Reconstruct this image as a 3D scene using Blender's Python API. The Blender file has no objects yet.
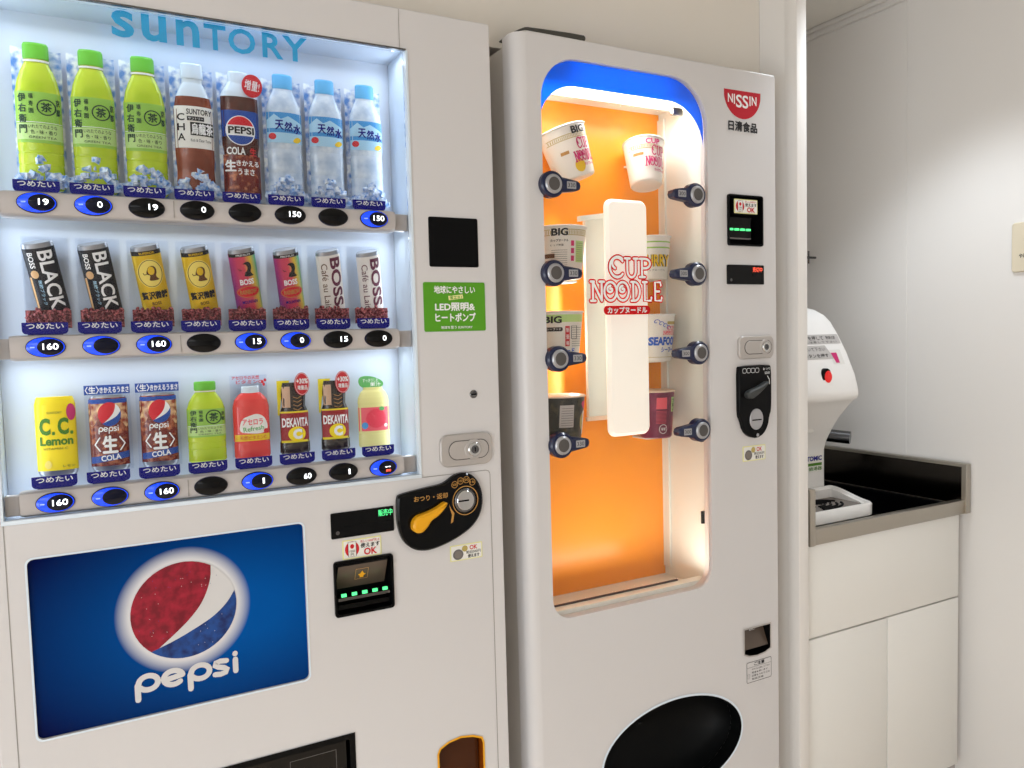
import bpy, bmesh, math, random
from mathutils import Vector, Matrix
random.seed(7)
S = bpy.context.scene
COL = S.collection
PI = math.pi

# ------------------------------------------------------------------ materials
MATS = {}
def mat(name, col=(.8,.8,.8), rough=.5, metal=0, emit=None, es=0, trans=0, spec=.5, coat=0, bump=None, noise=None, ior=1.45):
    if name in MATS: return MATS[name]
    m = bpy.data.materials.new(name); m.use_nodes = True
    nt = m.node_tree; b = nt.nodes['Principled BSDF']
    b.inputs['Base Color'].default_value = (*col, 1)
    b.inputs['Roughness'].default_value = rough
    b.inputs['Metallic'].default_value = metal
    b.inputs['Specular IOR Level'].default_value = spec
    b.inputs['IOR'].default_value = ior
    b.inputs['Transmission Weight'].default_value = trans
    b.inputs['Coat Weight'].default_value = coat
    if emit:
        b.inputs['Emission Color'].default_value = (*emit, 1); b.inputs['Emission Strength'].default_value = es
    if noise:      # (scale, colour2, low, high)
        tc = nt.nodes.new('ShaderNodeTexCoord'); n = nt.nodes.new('ShaderNodeTexNoise'); n.inputs['Scale'].default_value = noise[0]
        n.inputs['Detail'].default_value = 4
        cr = nt.nodes.new('ShaderNodeValToRGB'); cr.color_ramp.elements[0].position = noise[2]; cr.color_ramp.elements[1].position = noise[3]
        cr.color_ramp.elements[0].color = (*col,1); cr.color_ramp.elements[1].color = (*noise[1],1)
        nt.links.new(tc.outputs['Object'], n.inputs['Vector']); nt.links.new(n.outputs['Fac'], cr.inputs['Fac'])
        nt.links.new(cr.outputs['Color'], b.inputs['Base Color'])
    if bump:
        tc = nt.nodes.new('ShaderNodeTexCoord'); n = nt.nodes.new('ShaderNodeTexNoise'); n.inputs['Scale'].default_value = bump[0]
        bp = nt.nodes.new('ShaderNodeBump'); bp.inputs['Strength'].default_value = bump[1]; bp.inputs['Distance'].default_value = .002
        nt.links.new(tc.outputs['Object'], n.inputs['Vector']); nt.links.new(n.outputs['Fac'], bp.inputs['Height']); nt.links.new(bp.outputs['Normal'], b.inputs['Normal'])
    MATS[name] = m
    return m

def s2l(*c):       # sRGB 0-255 -> linear
    return tuple(((v/255)/12.92 if v/255 <= .04045 else ((v/255+.055)/1.055)**2.4) for v in c)

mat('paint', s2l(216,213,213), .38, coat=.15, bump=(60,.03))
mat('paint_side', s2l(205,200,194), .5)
mat('rail_grey', s2l(190,184,182), .4)
mat('recess_white', s2l(214,224,238), .35)
mat('frame_white', s2l(225,236,246), .3)
mat('line', s2l(70,66,64), .6)
mat('line_soft', s2l(150,145,140), .6)
mat('black', s2l(9,9,11), .35, spec=.12)
mat('black_gloss', s2l(7,8,10), .10, spec=.22)
mat('sink_black', s2l(92,86,80), .14, 1)
mat('hinge_dark', s2l(74,72,66), .6)
mat('amber_dark', s2l(70,34,12), .15, spec=.2)
mat('lip_glow', s2l(240,240,235), .5, emit=(1,.96,.88), es=2.2)  # emission given to the cavity's front lip
mat('push_grey', s2l(84,80,78), .6)
mat('lever_grey', s2l(58,60,60), .5)
mat('void', s2l(8,9,10), .5, spec=.15)
mat('black_matte', s2l(14,14,15), .75, spec=.2)
mat('white_ink', s2l(245,245,245), .5)
mat('off_white', s2l(232,230,226), .5)
mat('navy', s2l(0,4,132), .35, spec=.2)
mat('navy_cap', s2l(8,22,62), .3, coat=.2)
mat('suntory_blue', s2l(40,176,232), .4)
mat('green_sticker', s2l(84,158,22), .45)
mat('red_ink', s2l(206,28,40), .45)
mat('nissin_red', s2l(190,16,40), .4)
mat('black_ink', s2l(25,22,24), .5)
mat('grey_ink', s2l(110,106,104), .5)
mat('cream_paper', s2l(236,232,160), .5)
mat('white_paper', s2l(240,238,232), .5)
mat('steel', s2l(176,170,160), .33, 1, bump=(400,.05))
mat('chrome', s2l(205,205,205), .12, 1)
mat('lock_grey', s2l(186,180,176), .4, .25)
mat('dark_chrome', s2l(110,110,112), .25, 1)
mat('orange_panel', s2l(255,156,36), .3)
mat('yellow_plastic', s2l(240,170,20), .35)
mat('gold_ink', s2l(190,140,70), .4)
mat('brown_flap', s2l(92,78,68), .25)
mat('smoke', s2l(30,27,24), .15, spec=.15)
mat('amber', s2l(150,70,12), .2)
mat('led_blue', (.0,.05,.9), .2, emit=(.0,.06,1.), es=.75, coat=.4)
mat('led_white', (1,1,1), .3, emit=(.9,.95,1), es=2.2)
mat('led_green', (.1,.8,.3), .3, emit=(.10,1.,.3), es=1.1)
mat('led_red', (.9,.1,.05), .3, emit=(1,.10,.05), es=1.6)
mat('window_dark', s2l(6,10,34), .1, spec=.3)
mat('bezel', s2l(20,22,48), .25)
mat('silver', s2l(176,176,180), .35, .6)
mat('fluor', s2l(240,236,228), .5, emit=(1,.93,.80), es=.52)
mat('cavity_white', s2l(236,241,234), .45)
mat('tan_line', s2l(60,52,60), .6)
mat('tea_green', s2l(176,205,20), .25, noise=(30, s2l(206,222,60), .35,.7), coat=.3)
mat('tea_label', s2l(150,200,80), .4)
mat('tea_label_light', s2l(190,222,140), .4)
mat('cap_green', s2l(104,190,52), .35)
mat('cap_pale_green', s2l(130,208,110), .35)
mat('ink_green', s2l(20,60,36), .5)
mat('oolong', s2l(120,52,30), .2, noise=(25, s2l(190,110,80), .45,.8), coat=.3)
mat('clear_white', s2l(214,226,236), .2, coat=.4)
mat('cola_dark', s2l(60,24,22), .2, noise=(40, s2l(110,50,36), .4,.8), coat=.3)
mat('cola_ice', s2l(112,28,22), .25, noise=(110, s2l(214,130,84), .5,.72), coat=.3)
mat('pepsi_blue', s2l(20,72,160), .35)
mat('pepsi_red', s2l(214,24,44), .35)
mat('water_clear', s2l(168,190,216), .15, noise=(45, s2l(226,236,246), .35,.7), coat=.5)
mat('water_label', s2l(66,150,214), .35)
mat('water_label_light', s2l(170,214,240), .35)
mat('cap_blue', s2l(96,176,226), .35)
mat('can_black', s2l(22,24,34), .3, .2)
mat('can_gold', s2l(232,192,40), .3, .3)
mat('can_gold_light', s2l(246,222,110), .35)
mat('can_white', s2l(232,226,220), .35)
mat('can_metal', s2l(160,164,172), .3, .8)
mat('can_yellow', s2l(250,222,10), .3)
mat('ink_brown', s2l(96,56,20), .5)
mat('ink_plum', s2l(96,26,56), .5)
mat('tan_ink', s2l(214,170,120), .5)
mat('beans', s2l(96,12,28), .3, noise=(300, s2l(200,110,112), .48,.62))
mat('acerola', s2l(226,58,54), .25, noise=(30, s2l(240,90,80), .4,.7), coat=.3)
mat('deka_black', s2l(34,22,20), .2, coat=.5)
mat('deka_tan', s2l(196,158,128), .3)
mat('deka_yellow', s2l(238,216,30), .4)
mat('nectar', s2l(236,228,150), .3, coat=.3)
mat('pink_label', s2l(238,96,110), .4)
mat('leaf', s2l(96,176,96), .45)
mat('foam', s2l(238,234,226), .45)
mat('magenta', s2l(206,44,112), .5)
mat('gold_band', s2l(190,170,96), .5)
mat('seafood_blue', s2l(34,92,196), .45)
mat('curry_yellow', s2l(236,196,30), .45)
mat('cup_dark', s2l(40,42,38), .35, noise=(60, s2l(90,84,60), .5,.8))
mat('cup_maroon', s2l(110,22,62), .35, noise=(60, s2l(150,50,90), .5,.8))
mat('lid_paper', s2l(240,214,190), .45)
mat('cabinet_white', s2l(242,240,235), .4)
mat('dispenser_white', s2l(246,244,242), .3, coat=.2)
mat('label_grey', s2l(196,192,190), .5)
mat('tray_grey', s2l(128,120,114), .6)
mat('button_red', s2l(214,20,24), .3, emit=(1,.03,.02), es=.25)
mat('magenta_led', s2l(150,10,70), .3, emit=(.8,.02,.25), es=.35)
mat('wall', s2l(238,234,230), .55, bump=(180,.04))
mat('wall_warm', s2l(234,227,217), .6, bump=(120,.04))
mat('ceiling', s2l(236,232,224), .7)
mat('floor', s2l(214,194,172), .4)
mat('trim', s2l(238,234,230), .4)
mat('plate_cream', s2l(226,214,190), .4)

def special():
    # rainbow can print: hue runs around the can and up its height
    m = bpy.data.materials.new('rainbow_print'); m.use_nodes = True; nt = m.node_tree; b = nt.nodes['Principled BSDF']
    tc = nt.nodes.new('ShaderNodeTexCoord'); sp = nt.nodes.new('ShaderNodeSeparateXYZ'); nt.links.new(tc.outputs['Object'], sp.inputs[0])
    a = nt.nodes.new('ShaderNodeMath'); a.operation='MULTIPLY'; a.inputs[1].default_value = 20
    nt.links.new(sp.outputs['X'], a.inputs[0])
    z = nt.nodes.new('ShaderNodeMath'); z.operation='MULTIPLY_ADD'; z.inputs[1].default_value=5; z.inputs[2].default_value=.45; nt.links.new(sp.outputs['Z'], z.inputs[0])
    s = nt.nodes.new('ShaderNodeMath'); s.operation='ADD'; nt.links.new(a.outputs[0], s.inputs[0]); nt.links.new(z.outputs[0], s.inputs[1])
    cr = nt.nodes.new('ShaderNodeValToRGB'); e = cr.color_ramp.elements
    e[0].position=0; e[0].color=(*s2l(120,40,130),1); e[1].position=1; e[1].color=(*s2l(60,170,200),1)
    for p,c in ((.28,(200,50,90)),(.5,(214,70,90)),(.68,(220,190,60)),(.85,(60,180,140))):
        q=e.new(p); q.color=(*s2l(*c),1)
    nt.links.new(s.outputs[0], cr.inputs[0]); nt.links.new(cr.outputs[0], b.inputs['Base Color']); b.inputs['Roughness'].default_value=.3
    MATS['rainbow']=m
    # ice print / ice chunks
    for nm, sc, c0, c1 in (('ice_print', 90, (84,136,206), (240,247,253)), ('ice', 140, (100,150,214), (236,244,252)), ('cola_print', 110, (150,60,40), (250,214,160))):
        m = bpy.data.materials.new(nm); m.use_nodes=True; nt=m.node_tree; b=nt.nodes['Principled BSDF']
        tc = nt.nodes.new('ShaderNodeTexCoord'); v = nt.nodes.new('ShaderNodeTexVoronoi'); v.feature='SMOOTH_F1'; v.inputs['Scale'].default_value=sc
        n = nt.nodes.new('ShaderNodeTexNoise'); n.inputs['Scale'].default_value=sc*1.5
        mx = nt.nodes.new('ShaderNodeMath'); mx.operation='MULTIPLY'
        cr = nt.nodes.new('ShaderNodeValToRGB'); cr.color_ramp.elements[0].position=.08; cr.color_ramp.elements[1].position=.34
        cr.color_ramp.elements[0].color=(*s2l(*c0),1); cr.color_ramp.elements[1].color=(*s2l(*c1),1)
        nt.links.new(tc.outputs['Object'], v.inputs['Vector']); nt.links.new(tc.outputs['Object'], n.inputs['Vector'])
        nt.links.new(v.outputs['Distance'], mx.inputs[0]); nt.links.new(n.outputs['Fac'], mx.inputs[1]); nt.links.new(mx.outputs[0], cr.inputs[0]); nt.links.new(cr.outputs[0], b.inputs['Base Color'])
        b.inputs['Roughness'].default_value=.2
        MATS[nm]=m
    # thin clear pane: mostly transparent with a fresnel reflection
    m = bpy.data.materials.new('clear_pane'); m.use_nodes=True; nt=m.node_tree; nt.nodes.remove(nt.nodes['Principled BSDF'])
    out = nt.nodes['Material Output']; tr = nt.nodes.new('ShaderNodeBsdfTransparent'); gl = nt.nodes.new('ShaderNodeBsdfGlossy'); gl.inputs['Roughness'].default_value=.02
    fr = nt.nodes.new('ShaderNodeFresnel'); fr.inputs['IOR'].default_value=1.27; mx = nt.nodes.new('ShaderNodeMixShader')
    nt.links.new(fr.outputs[0], mx.inputs[0]); nt.links.new(tr.outputs[0], mx.inputs[1]); nt.links.new(gl.outputs[0], mx.inputs[2]); nt.links.new(mx.outputs[0], out.inputs[0])
    MATS['clear_pane']=m
    m2 = m.copy(); m2.name='clear_card'; m2.node_tree.nodes['Transparent BSDF'].inputs[0].default_value=(.93,.95,.98,1); MATS['clear_card']=m2
    # translucent blue header tint
    m = bpy.data.materials.new('blue_tint'); m.use_nodes=True; nt=m.node_tree; b=nt.nodes['Principled BSDF']; out=nt.nodes['Material Output']
    b.inputs['Base Color'].default_value=(*s2l(0,60,170),1); b.inputs['Specular IOR Level'].default_value=.2; b.inputs['Roughness'].default_value=.25
    tl = nt.nodes.new('ShaderNodeBsdfTranslucent'); tl.inputs[0].default_value=(.0,.10,.85,1); mx=nt.nodes.new('ShaderNodeMixShader'); mx.inputs[0].default_value=.75
    nt.links.new(b.outputs[0], mx.inputs[1]); nt.links.new(tl.outputs[0], mx.inputs[2]); nt.links.new(mx.outputs[0], out.inputs[0]); MATS['blue_tint']=m
    for nm,c0 in (('film_white',(255,254,252)),('film_red',(228,40,44))):
        m = bpy.data.materials.new(nm); m.use_nodes=True; nt=m.node_tree; b=nt.nodes['Principled BSDF']; out=nt.nodes['Material Output']
        b.inputs['Base Color'].default_value=(*s2l(*c0),1); b.inputs['Specular IOR Level'].default_value=.1
        tl = nt.nodes.new('ShaderNodeBsdfTranslucent'); tl.inputs[0].default_value=(*s2l(*c0),1); ad=nt.nodes.new('ShaderNodeMixShader'); ad.inputs[0].default_value=.0 if nm=='film_white' else .35
        nt.links.new(b.outputs[0], ad.inputs[1]); nt.links.new(tl.outputs[0], ad.inputs[2]); nt.links.new(ad.outputs[0], out.inputs[0]); MATS[nm]=m
    # the backlit poster: blue with a lighter horizontal band printed through it
    m = bpy.data.materials.new('poster_blue'); m.use_nodes=True; nt=m.node_tree; b=nt.nodes['Principled BSDF']
    tc = nt.nodes.new('ShaderNodeTexCoord'); mp = nt.nodes.new('ShaderNodeMapping'); mp.inputs['Scale'].default_value=(3.2,1,5.5); mp.inputs['Location'].default_value=(-.25,0,.0)
    g = nt.nodes.new('ShaderNodeTexGradient'); g.gradient_type='SPHERICAL'
    cr = nt.nodes.new('ShaderNodeValToRGB'); e=cr.color_ramp.elements; e[0].position=0; e[0].color=(*s2l(0,12,66),1); e[1].position=.8; e[1].color=(*s2l(0,80,158),1)
    nt.links.new(tc.outputs['Object'], mp.inputs[0]); nt.links.new(mp.outputs[0], g.inputs[0]); nt.links.new(g.outputs['Fac'], cr.inputs[0])
    # halo ring printed round the globe
    mp2 = nt.nodes.new('ShaderNodeMapping'); mp2.vector_type='POINT'; mp2.inputs['Location'].default_value=(-.0080/.089,0,-.0185/.089); mp2.inputs['Scale'].default_value=(1/.089,1,1/.089)
    g2 = nt.nodes.new('ShaderNodeTexGradient'); g2.gradient_type='SPHERICAL'; cr2=nt.nodes.new('ShaderNodeValToRGB'); cr2.color_ramp.elements[0].position=0.0; cr2.color_ramp.elements[1].position=.20
    mx = nt.nodes.new('ShaderNodeMixRGB'); mx.inputs[2].default_value=(*s2l(215,214,216),1)
    nt.links.new(tc.outputs['Object'], mp2.inputs[0]); nt.links.new(mp2.outputs[0], g2.inputs[0]); nt.links.new(g2.outputs['Fac'], cr2.inputs[0]); nt.links.new(cr2.outputs[0], mx.inputs[0]); nt.links.new(cr.outputs[0], mx.inputs[1])
    nt.links.new(mx.outputs[0], b.inputs['Base Color']); b.inputs['Roughness'].default_value=.22
    nt.links.new(mx.outputs[0], b.inputs['Emission Color']); b.inputs['Emission Strength'].default_value=.06; b.inputs['Specular IOR Level'].default_value=.06
    MATS['poster_blue']=m
special()
mat('globe_red', s2l(168,26,52), .3, noise=(70, s2l(120,12,34), .35,.62))
mat('globe_blue', s2l(22,74,148), .3, noise=(70, s2l(10,36,96), .4,.66))
mat('globe_white', s2l(216,214,214), .3)

# ------------------------------------------------------------------ mesh builder
_txt = {}
def text_geo(s, bold=0.0):
    k = (s, bold)
    if k in _txt: return _txt[k]
    cu = bpy.data.curves.new('txt', 'FONT'); cu.body = s; cu.offset = bold; cu.resolution_u = 3
    o = bpy.data.objects.new('txt', cu); COL.objects.link(o)
    bpy.context.view_layer.update()
    me = bpy.data.meshes.new_from_object(o.evaluated_get(bpy.context.evaluated_depsgraph_get()))
    vs = [(v.co.x, v.co.y) for v in me.vertices]; fs = [tuple(p.vertices) for p in me.polygons]
    bpy.data.objects.remove(o); bpy.data.curves.remove(cu); bpy.data.meshes.remove(me)
    if not vs: vs=[(0,0)]
    x0=min(v[0] for v in vs); x1=max(v[0] for v in vs); y0=min(v[1] for v in vs); y1=max(v[1] for v in vs)
    w=max(x1-x0,1e-6); h=max(y1-y0,1e-6)
    vs=[((a-x0)/w,(b-y0)/h) for a,b in vs]
    _txt[k]=(vs,fs,w/h); return _txt[k]

ORG = {}
class MB:
    def __init__(s): s.bm=bmesh.new(); s.m=[]
    def mi(s, n):
        if n not in s.m: s.m.append(n)
        return s.m.index(n)
    def face(s, pts, m, smooth=False):
        try:
            f = s.bm.faces.new([s.bm.verts.new(p) for p in pts]); f.material_index=s.mi(m); f.smooth=smooth; return f
        except ValueError: return None
    def grid(s, rows, m, closed=False, smooth=True):
        vv=[[s.bm.verts.new(p) for p in r] for r in rows]; k=s.mi(m); n=len(rows[0])
        for i in range(len(rows)-1):
            for j in range(n if closed else n-1):
                a,b,c,d=vv[i][j],vv[i][(j+1)%n],vv[i+1][(j+1)%n],vv[i+1][j]
                try: f=s.bm.faces.new((a,b,c,d)); f.material_index=k; f.smooth=smooth
                except ValueError: pass
        return vv
    def box(s, x0,x1,y0,y1,z0,z1, m, b=0):
        if b<=0:
            P=[(x,y,z) for x in (x0,x1) for y in (y0,y1) for z in (z0,z1)]
            for q in ((0,1,3,2),(4,6,7,5),(0,4,5,1),(2,3,7,6),(0,2,6,4),(1,5,7,3)): s.face([P[i] for i in q], m)
        else:
            t=bmesh.new(); bmesh.ops.create_cube(t,size=1)
            for v in t.verts: v.co=((x0+x1)/2+v.co.x*(x1-x0),(y0+y1)/2+v.co.y*(y1-y0),(z0+z1)/2+v.co.z*(z1-z0))
            bmesh.ops.bevel(t,geom=t.edges[:],offset=b,segments=2,affect='EDGES',profile=.5)
            s.absorb(t,m)
    def absorb(s, t, m, M=None, smooth=True):
        k=s.mi(m); mp={}
        for v in t.verts: mp[v]=s.bm.verts.new(M@v.co if M else v.co)
        for f in t.faces:
            try: g=s.bm.faces.new([mp[v] for v in f.verts]); g.material_index=k; g.smooth=smooth
            except ValueError: pass
        t.free()
    # flat outline (x,z) pushed from y0 (front) to y1, with an optional chamfer at the front rim
    def prism(s, poly, y0, y1, m, ch=0, back=True):
        n=len(poly); c=(sum(p[0] for p in poly)/n, sum(p[1] for p in poly)/n)
        fr=inset(poly,ch) if ch else poly
        s.face([(x,y0,z) for x,z in fr], m)
        if ch: s.grid([[(x,y0,z) for x,z in fr],[(x,y0+ch,z) for x,z in poly]], m, True, True)
        s.grid([[(x,y0+ch,z) for x,z in poly],[(x,y1,z) for x,z in poly]], m, True, True)
        if back: s.face([(x,y1,z) for x,z in reversed(poly)], m)
    def holed(s, outer, holes, y, m):
        t=bmesh.new(); ed=[]
        for lp in [outer]+holes:
            vs=[t.verts.new((x,y,z)) for x,z in lp]
            for i in range(len(vs)): ed.append(t.edges.new((vs[i],vs[(i+1)%len(vs)])))
        bmesh.ops.triangle_fill(t,edges=ed,use_beauty=True,normal=(0,-1,0))
        for f in t.faces:
            f.normal_update()
            if f.normal.y>0: f.normal_flip()
        s.absorb(t,m,smooth=False)
    def hole_walls(s, lp, y0, y1, m): s.grid([[(x,y0,z) for x,z in lp],[(x,y1,z) for x,z in lp]], m, True, True)
    def lathe(s, prof, m, cx=0, cy=0, sq=1, n=24, cap=True):
        # prof: (r, z[, material])
        rows=[[(cx+r*math.cos(2*PI*j/n), cy+sq*r*math.sin(2*PI*j/n), z) for j in range(n)] for r,z,*_ in prof]
        cur=m
        for i in range(len(prof)-1):
            if len(prof[i])>2: cur=prof[i][2]
            s.grid(rows[i:i+2], cur, True)
        if cap:
            s.face(list(reversed(rows[0])), prof[0][2] if len(prof[0])>2 else m); s.face(rows[-1], cur)
    def tube(s, pts, r, m, n=10, taper=None):
        rows=[]; P=[Vector(p) for p in pts]
        for i,p in enumerate(P):
            d=(P[min(i+1,len(P)-1)]-P[max(i-1,0)]).normalized(); a=d.orthogonal().normalized() if i==0 else (a-d*a.dot(d)).normalized(); b=d.cross(a)
            rr=r if taper is None else r*taper[i]
            rows.append([tuple(p+a*rr*math.cos(2*PI*j/n)+b*rr*math.sin(2*PI*j/n)) for j in range(n)])
        s.grid(rows,m,True); s.face(list(reversed(rows[0])),m); s.face(rows[-1],m)
    # ink laid on a surface: vs (x,z), fs; surf(x,z)->y
    def ink(s, vs, fs, m, surf, step=None, zk=()):
        s.k=getattr(s,'k',0)+1; e_=(s.k%16)*1.2e-5
        t=bmesh.new(); V=[t.verts.new((x,0,z)) for x,z in vs]
        for f in fs:
            try: t.faces.new([V[i] for i in f])
            except ValueError: pass
        if step:
            x0=min(v[0] for v in vs); x1=max(v[0] for v in vs); x=math.ceil(x0/step)*step
            while x<x1:
                bmesh.ops.bisect_plane(t,geom=t.verts[:]+t.edges[:]+t.faces[:],plane_co=(x,0,0),plane_no=(1,0,0)); x+=step
            for z in zk:
                bmesh.ops.bisect_plane(t,geom=t.verts[:]+t.edges[:]+t.faces[:],plane_co=(0,0,z),plane_no=(0,0,1))
        for v in t.verts: v.co.y=surf(v.co.x,v.co.z)-e_
        for f in t.faces:
            f.normal_update()
            if f.normal.y>0: f.normal_flip()
        s.absorb(t,m,smooth=False)
    def text(s, st, box, m, surf, bold=0.02, step=None, rot=0, keep=False, zk=()):
        x0,x1,z0,z1=box; cjk=any(ord(c)>0x2e80 for c in st)
        if cjk and bold>.008 and not rot:
            hh=(z1-z0)*min(bold,.03)*1.1; vs,fs,asp=text_geo(st,.005)
            if keep:
                w,h=x1-x0,z1-z0
                if w/h>asp: nw=h*asp; x0+=(w-nw)/2; x1=x0+nw
                else: nh=w/asp; z0+=(h-nh)/2; z1=z0+nh
            for dx,dz in ((0,0),(hh,0),(-hh,0),(0,hh),(0,-hh)):
                s.ink([(x0+dx+(x1-x0)*a,z0+dz+(z1-z0)*b) for a,b in vs],fs,m,surf,step,zk)
            return
        vs,fs,asp=text_geo(st,.005 if cjk else bold)
        if rot in (90,-90):
            vs2=[((x0+(x1-x0)*b) if rot==-90 else (x1-(x1-x0)*b), (z1-(z1-z0)*a) if rot==-90 else (z0+(z1-z0)*a)) for a,b in vs]
        else:
            w,h=x1-x0,z1-z0
            if keep:
                if w/h>asp: nw=h*asp; x0+=(w-nw)/2; w=nw
                else: nh=w/asp; z0+=(h-nh)/2; h=nh
            vs2=[(x0+w*a,z0+h*b) for a,b in vs]
            if rot:
                cx,cz=(box[0]+box[1])/2,(box[2]+box[3])/2; c,sn=math.cos(math.radians(rot)),math.sin(math.radians(rot))
                vs2=[(cx+(x-cx)*c-(z-cz)*sn, cz+(x-cx)*sn+(z-cz)*c) for x,z in vs2]
        s.ink(vs2,fs,m,surf,step,zk)
    def poly(s, pts, m, surf, step=None, zk=()): s.ink(pts,[tuple(range(len(pts)))],m,surf,step,zk)
    def stroke(s, pts, w, m, surf, step=None, closed=False):
        n=len(pts); vs=[]; fs=[]
        for i in range(n):
            a=pts[(i-1)%n] if (closed or i>0) else pts[i]; b=pts[(i+1)%n] if (closed or i<n-1) else pts[i]
            dx,dz=b[0]-a[0],b[1]-a[1]; L=math.hypot(dx,dz) or 1; nx,nz=-dz/L*w/2,dx/L*w/2
            vs+= [(pts[i][0]+nx,pts[i][1]+nz),(pts[i][0]-nx,pts[i][1]-nz)]
        for i in range(n if closed else n-1):
            j=(i+1)%n; fs.append((2*i,2*i+1,2*j+1,2*j))
        s.ink(vs,fs,m,surf,step)
        if not closed:
            for p in (pts[0],pts[-1]): s.poly(circ(p[0],p[1],w/2,w/2,8),m,surf,step)
    def build(s, name, parent=None, ctr=None, sharp=35):
        if parent is not None and parent.name.startswith('bottle_dummy') and name in ('bottle_body','label','cap','ice'):
            for v in s.bm.verts: v.co.x*=1.07
        me=bpy.data.meshes.new(name)
        if ctr is None:
            xs=[v.co.x for v in s.bm.verts]; ys=[v.co.y for v in s.bm.verts]; zs=[v.co.z for v in s.bm.verts]
            ctr=Vector(((min(xs)+max(xs))/2,(min(ys)+max(ys))/2,(min(zs)+max(zs))/2))
        ctr=Vector(ctr)
        for v in s.bm.verts: v.co-=ctr
        s.bm.to_mesh(me); s.bm.free()
        for n in s.m: me.materials.append(MATS[n])
        me.set_sharp_from_angle(angle=math.radians(sharp))
        o=bpy.data.objects.new(name,me); COL.objects.link(o)
        ORG[o]=ctr
        if parent: o.parent=parent; o.location=ctr-ORG[parent]
        else: o.location=ctr
        return o

def inset(poly,d):
    n=len(poly); A=sum(poly[i][0]*poly[(i+1)%n][1]-poly[(i+1)%n][0]*poly[i][1] for i in range(n)); sg=1 if A>0 else -1; out=[]
    for i in range(n):
        p,q,r=poly[i-1],poly[i],poly[(i+1)%n]
        a=Vector((q[0]-p[0],q[1]-p[1])); b=Vector((r[0]-q[0],r[1]-q[1]))
        a=a.normalized() if a.length>1e-9 else b.normalized(); b=b.normalized() if b.length>1e-9 else a
        na=Vector((-a.y,a.x))*sg; nb=Vector((-b.y,b.x))*sg; m=(na+nb); m=m/max(m.length,1e-6); k=d/max(m.dot(na),.4)
        out.append((q[0]+m.x*k,q[1]+m.y*k))
    return out
def rect(x0,x1,z0,z1): return [(x0,z0),(x1,z0),(x1,z1),(x0,z1)]
def rrect(x0,x1,z0,z1,r,n=5):
    if not isinstance(r,(tuple,list)): r=(r,)*4      # bl br tr tl
    o=[]
    for (cx,cz,a,q) in ((x0+r[0],z0+r[0],180,r[0]),(x1-r[1],z0+r[1],270,r[1]),(x1-r[2],z1-r[2],0,r[2]),(x0+r[3],z1-r[3],90,r[3])):
        for i in range(n+1):
            t=math.radians(a+90*i/n); o.append((cx+q*math.cos(t),cz+q*math.sin(t)))
    return o
def circ(cx,cz,a,b=None,n=32):
    b=b or a; return [(cx+a*math.cos(2*PI*i/n),cz+b*math.sin(2*PI*i/n)) for i in range(n)]
def smooth_poly(pts, it=2, closed=True):
    for _ in range(it):
        q=[]; n=len(pts)
        for i in range(n if closed else n-1):
            a,b=pts[i],pts[(i+1)%n]; q+=[(a[0]*.75+b[0]*.25,a[1]*.75+b[1]*.25),(a[0]*.25+b[0]*.75,a[1]*.25+b[1]*.75)]
        pts=q if closed else [pts[0]]+q+[pts[-1]]
    return pts
def flat(y): return lambda x,z: y

def empty(name, loc, label, cat, group=None, local=False, rot=(0,0,0)):
    o=bpy.data.objects.new(name,None); o.empty_display_size=.05; COL.objects.link(o); o.location=loc; o.rotation_euler=rot
    ORG[o]=Vector((0,0,0)) if local else Vector(loc)
    o['label']=label; o['category']=cat
    if group: o['group']=group
    return o
def tag(o,label,cat,group=None):
    o['label']=label; o['category']=cat
    if group: o['group']=group
    return o
def struct(o): o['kind']='structure'; return o

# ------------------------------------------------------------------ the room
X_RW=1.93
b=MB(); b.box(-2.4,X_RW+.1,-3.2,.9,-.1,0,'floor'); struct(b.build('floor'))
b=MB(); b.box(-2.4,X_RW+.1,-3.2,.9,2.19,2.29,'ceiling'); struct(b.build('ceiling'))
b=MB(); b.box(X_RW,X_RW+.1,-3.2,.178,0,2.19,'wall'); b.box(X_RW,X_RW+.1,.182,.9,0,2.19,'wall'); b.box(X_RW+.002,X_RW+.1,.178,.182,0,2.19,'wall'); struct(b.build('wall_right'))
b=MB(); b.box(-2.4,-2.3,-3.2,.9,0,2.19,'wall'); struct(b.build('wall_left'))
b=MB(); b.box(-2.3,X_RW,-3.2,-3.1,0,2.19,'wall'); struct(b.build('wall_rear'))
b=MB(); b.box(-2.3,X_RW,.8,.9,0,2.19,'wall_warm'); struct(b.build('wall_back'))
b=MB(); b.box(-2.3,1.317,.1,.8,1.834,2.19,'wall_warm'); struct(b.build('wall_soffit'))
b=MB(); b.box(.6085,.6570,.105,.125,0,1.8335,'wall_warm'); b.box(1.2575,1.3175,.06,.08,0,1.8335,'wall_warm'); struct(b.build('trim_4'))
b=MB(); b.box(1.318,1.342,.03,.8,0,2.19,'wall'); struct(b.build('wall_partition'))
b=MB(); b.box(1.316,1.345,-.002,.0295,0,2.19,'trim',.002); struct(b.build('trim_1'))
b=MB()   # cornice along the right wall
b.box(X_RW-.014,X_RW-.0005,-3.0,.8,2.165,2.1895,'trim',.002); b.box(X_RW-.026,X_RW-.014,-3.0,.8,2.178,2.1895,'trim',.002); struct(b.build('trim_2'))

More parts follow.
